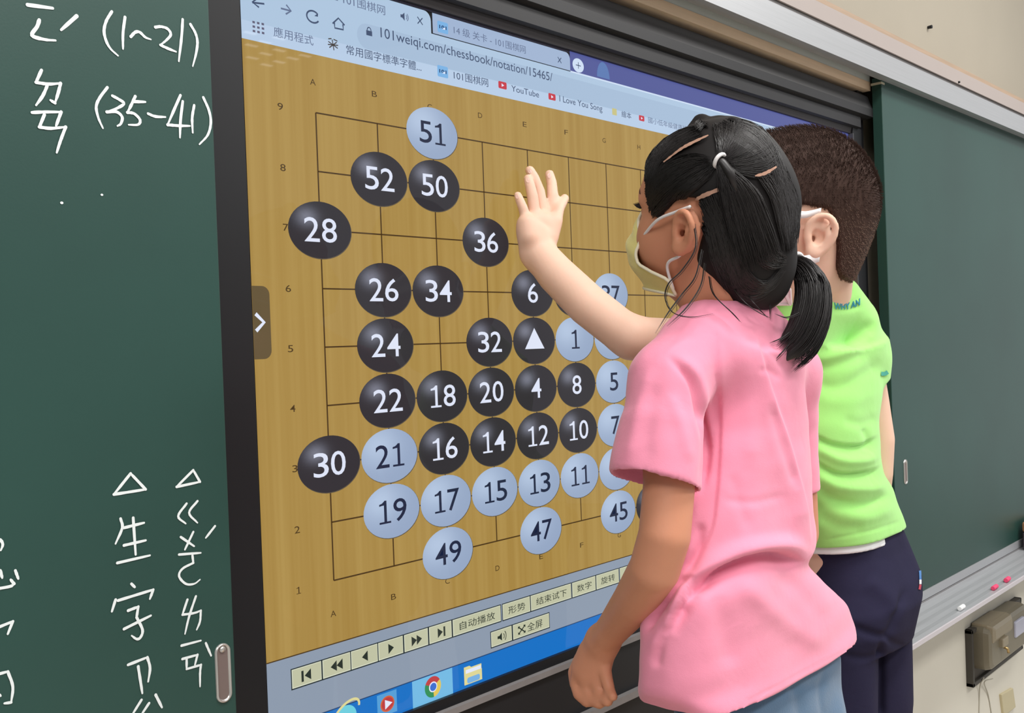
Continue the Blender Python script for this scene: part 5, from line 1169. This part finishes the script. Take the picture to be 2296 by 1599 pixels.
# white waistband piping below the shirt hem, and navy trousers
us = Loft([(z, cx, cy, a, b_, n) for z, cx, cy, a, b_, n in [(bhem - .0115, bl[-1][1], bl[-1][2], bl[-1][3] - .004, bl[-1][4] - .004, 2.7), (bhem + .03, bl[-1][1], bl[-1][2], bl[-1][3] - .009, bl[-1][4] - .009, 2.7)]])
V, Q = mesh_sdf(us, (.36, -.56, bhem - .03), (.88, -.1, bhem + .04), .003/DET); np_mesh('waistband', V, Q, mat('white_cotton', rgb(236, 236, 240), .85), boy)
zq = lambda py: zpx(py, 1.40*DFB, 2040)
pl_ = [fit_right(bhem + .02, 2016, .110, -.335, .082, 2.5), fit_right(zq(1230), 2040, .118, -.337, .086, 2.5), fit_right(zq(1300), 2066, .128, -.341, .096, 2.4), fit_right(zq(1345), 2068, .129, -.343, .099, 2.4), fit_right(zq(1395), 2056, .125, -.341, .094, 2.4), fit_right(zq(1440), 2048, .122, -.337, .088, 2.4)]
cR = fit_right(zq(1600), 2050, .066, -.345, .066, 2.0)[1]; cxp = cR - .064; po = [('u', Loft(pl_), 0)]
for s in (-1, 1): po.append(('u', Chain([(cxp + s*.062, -.345, zq(1400)), (cxp + s*.064, -.345, zq(1600)), (cxp + s*.064, -.345, .80), (cxp + s*.064, -.352, PLAT + .075)], [.067, .066, .062, .054]), .010))
V, Q = mesh_sdf(Node(po), (.32, -.56, PLAT + .05), (.88, -.1, bhem + .05), .0034/DET); V = relax(V, Q, 2, .5); V = V + vnormals(V, Q)*wave(V, .0006, 24, 12)[:, None]
V = folds(V, Q, [([(1900, 1400), (1950, 1420), (1988, 1424), (2010, 1380), (2030, 1320)], 9, -5, 'c'), ([(1988, 1424), (2000, 1440), (2030, 1452)], 8, -4, 'c'), ([(1976, 1440), (1976, 1520), (1978, 1620)], 8, -9, 'c'), ([(1940, 1300), (1990, 1340), (2010, 1380)], 20, 4, 'c'), ([(1890, 1470), (1940, 1476), (1970, 1468)], 8, -2.5, 'c')])
TRB = BVH(V, Q); tro = np_mesh('trousers', V, Q, M_navy, boy)
for pts, mname, col in (([(2057, 1262), (2061, 1280), (2062, 1300)], 'stripe_blue', rgb(70, 120, 180)), ([(2062, 1300), (2062, 1310)], 'stripe_white', rgb(220, 220, 226)), ([(2062, 1311), (2060, 1322)], 'stripe_red', rgb(180, 60, 80))):
    patch(pts, 5, 'side_stripe', mat(mname, col, .8), tro, TRB)
# cropped hair: a close cap with a short nap, faded at the sides
bk = [(.100, .078), (.078, .060), (.066, .036), (.060, .014), (.040, .012), (.034, .030), (.010, .036), (-.020, .034), (-.034, .016), (-.042, -.010), (-.047, -.032), (-.060, -.044), (-.085, -.046), (-.2, -.05), (-.2, .25), (.2, .25)]
bcap = Node([('u', Local(Node([('u', Ell((0, -.013, .044), (.0750, .0945, .096)), 0), ('u', Ell((0, .046, .062), (.060, .046, .056)), .03), ('u', Ell((0, -.046, -.024), (.050, .040, .060)), .03)]), BF), 0), ('i', lat(BF, bk), .004)])
V, Q = mesh_sdf(bcap, (.28, -.62, 1.3), (.80, -.1, BF[0][2] + .2), .003/DET); V = relax(V, Q, 2, .5)
hb = np_mesh('hair', V, Q, M_hairb, boy); N = vnormals(V, Q); loc = (V - BF[0]) @ BF[1] / BF[2]
r_ = np.random.default_rng(11); pick = r_.choice(len(V), 24000); P_ = []; P2_ = []
grow = BF[1] @ A3((0, -.4, -.75)); fwdw = BF[1] @ A3((0, .8, .1))
for i in pick:
    z = loc[i, 2]; topw = np.clip((z - .03)/.05, 0, 1); ln = (.0045 + .0050*topw)*r_.uniform(.7, 1.2)
    d = N[i]*(.55 + .3*topw) + (grow*(1 - topw) + fwdw*topw*.8)*.9 + r_.normal(size=3)*.07; d /= np.linalg.norm(d); p0 = V[i] - N[i]*.001
    path = np.array([p0, p0 + d*ln*.55, p0 + (d - N[i]*.22)*ln]); (P2_ if (z < .028 + r_.normal()*.012) else P_).append(path)
strands('hair_nap', P_, [.0003]*len(P_), M_hairb, hb); o = strands('hair_nap', P2_, [.00030]*len(P2_), M_hairb2, hb); o['label'] = 'lighter faded hair at the sides'
# white mask with its broad loops
def mask2():
    o, W3b = mask_mesh(BF, 'face_mask', mat('white_mask', rgb(236, 238, 240), .8), boy, M_white); o['label'] = 'white face mask'
    earb = lambda y, z, x=.074: Vector(L2W(BF, (-x, y, z)))
    def strap(path, w0, w1):
        mb = MB(); sm = smooth_path(path, 6); n = len(sm); up = Vector(BF[1][:, 2]); L = []; R = []
        for i, p in enumerate(sm):
            ww = w0 + (w1 - w0)*i/(n-1); L.append(Vector(p) + up*ww/2); R.append(Vector(p) - up*ww/2)
        mb.add(L + R, [(i, i+1, n+i+1, n+i) for i in range(n-1)]); s_ = mb.build('ear_loop', M_white, o, smooth=True); q = s_.modifiers.new('cloth', 'SOLIDIFY'); q.thickness = .0012
    a0, a1 = Vector(W3b[0][2]), Vector(W3b[0][-4])
    strap([a0, earb(.030, .016, .072), earb(.006, .024, .076), earb(-.008, .030, .080)], .013, .006)
    strap([a1, earb(.034, -.036, .064), earb(.016, -.034, .0715), earb(.000, -.030, .077), earb(-.014, -.024, .077)], .020, .012)
mask2()
for s in (-1, 1):
    fl = []
    for i in range(14):
        u = i/13; b0 = L2W(BF, (s*(.018 + .024*u), .0805 - .006*u, .006)); fl.append(np.array([b0, b0 + BF[1] @ A3((0, .0045, .001)), b0 + BF[1] @ A3((0, .008, .004))]))
    strands('eyelashes', fl, [.0006]*len(fl), M_lash, boy)
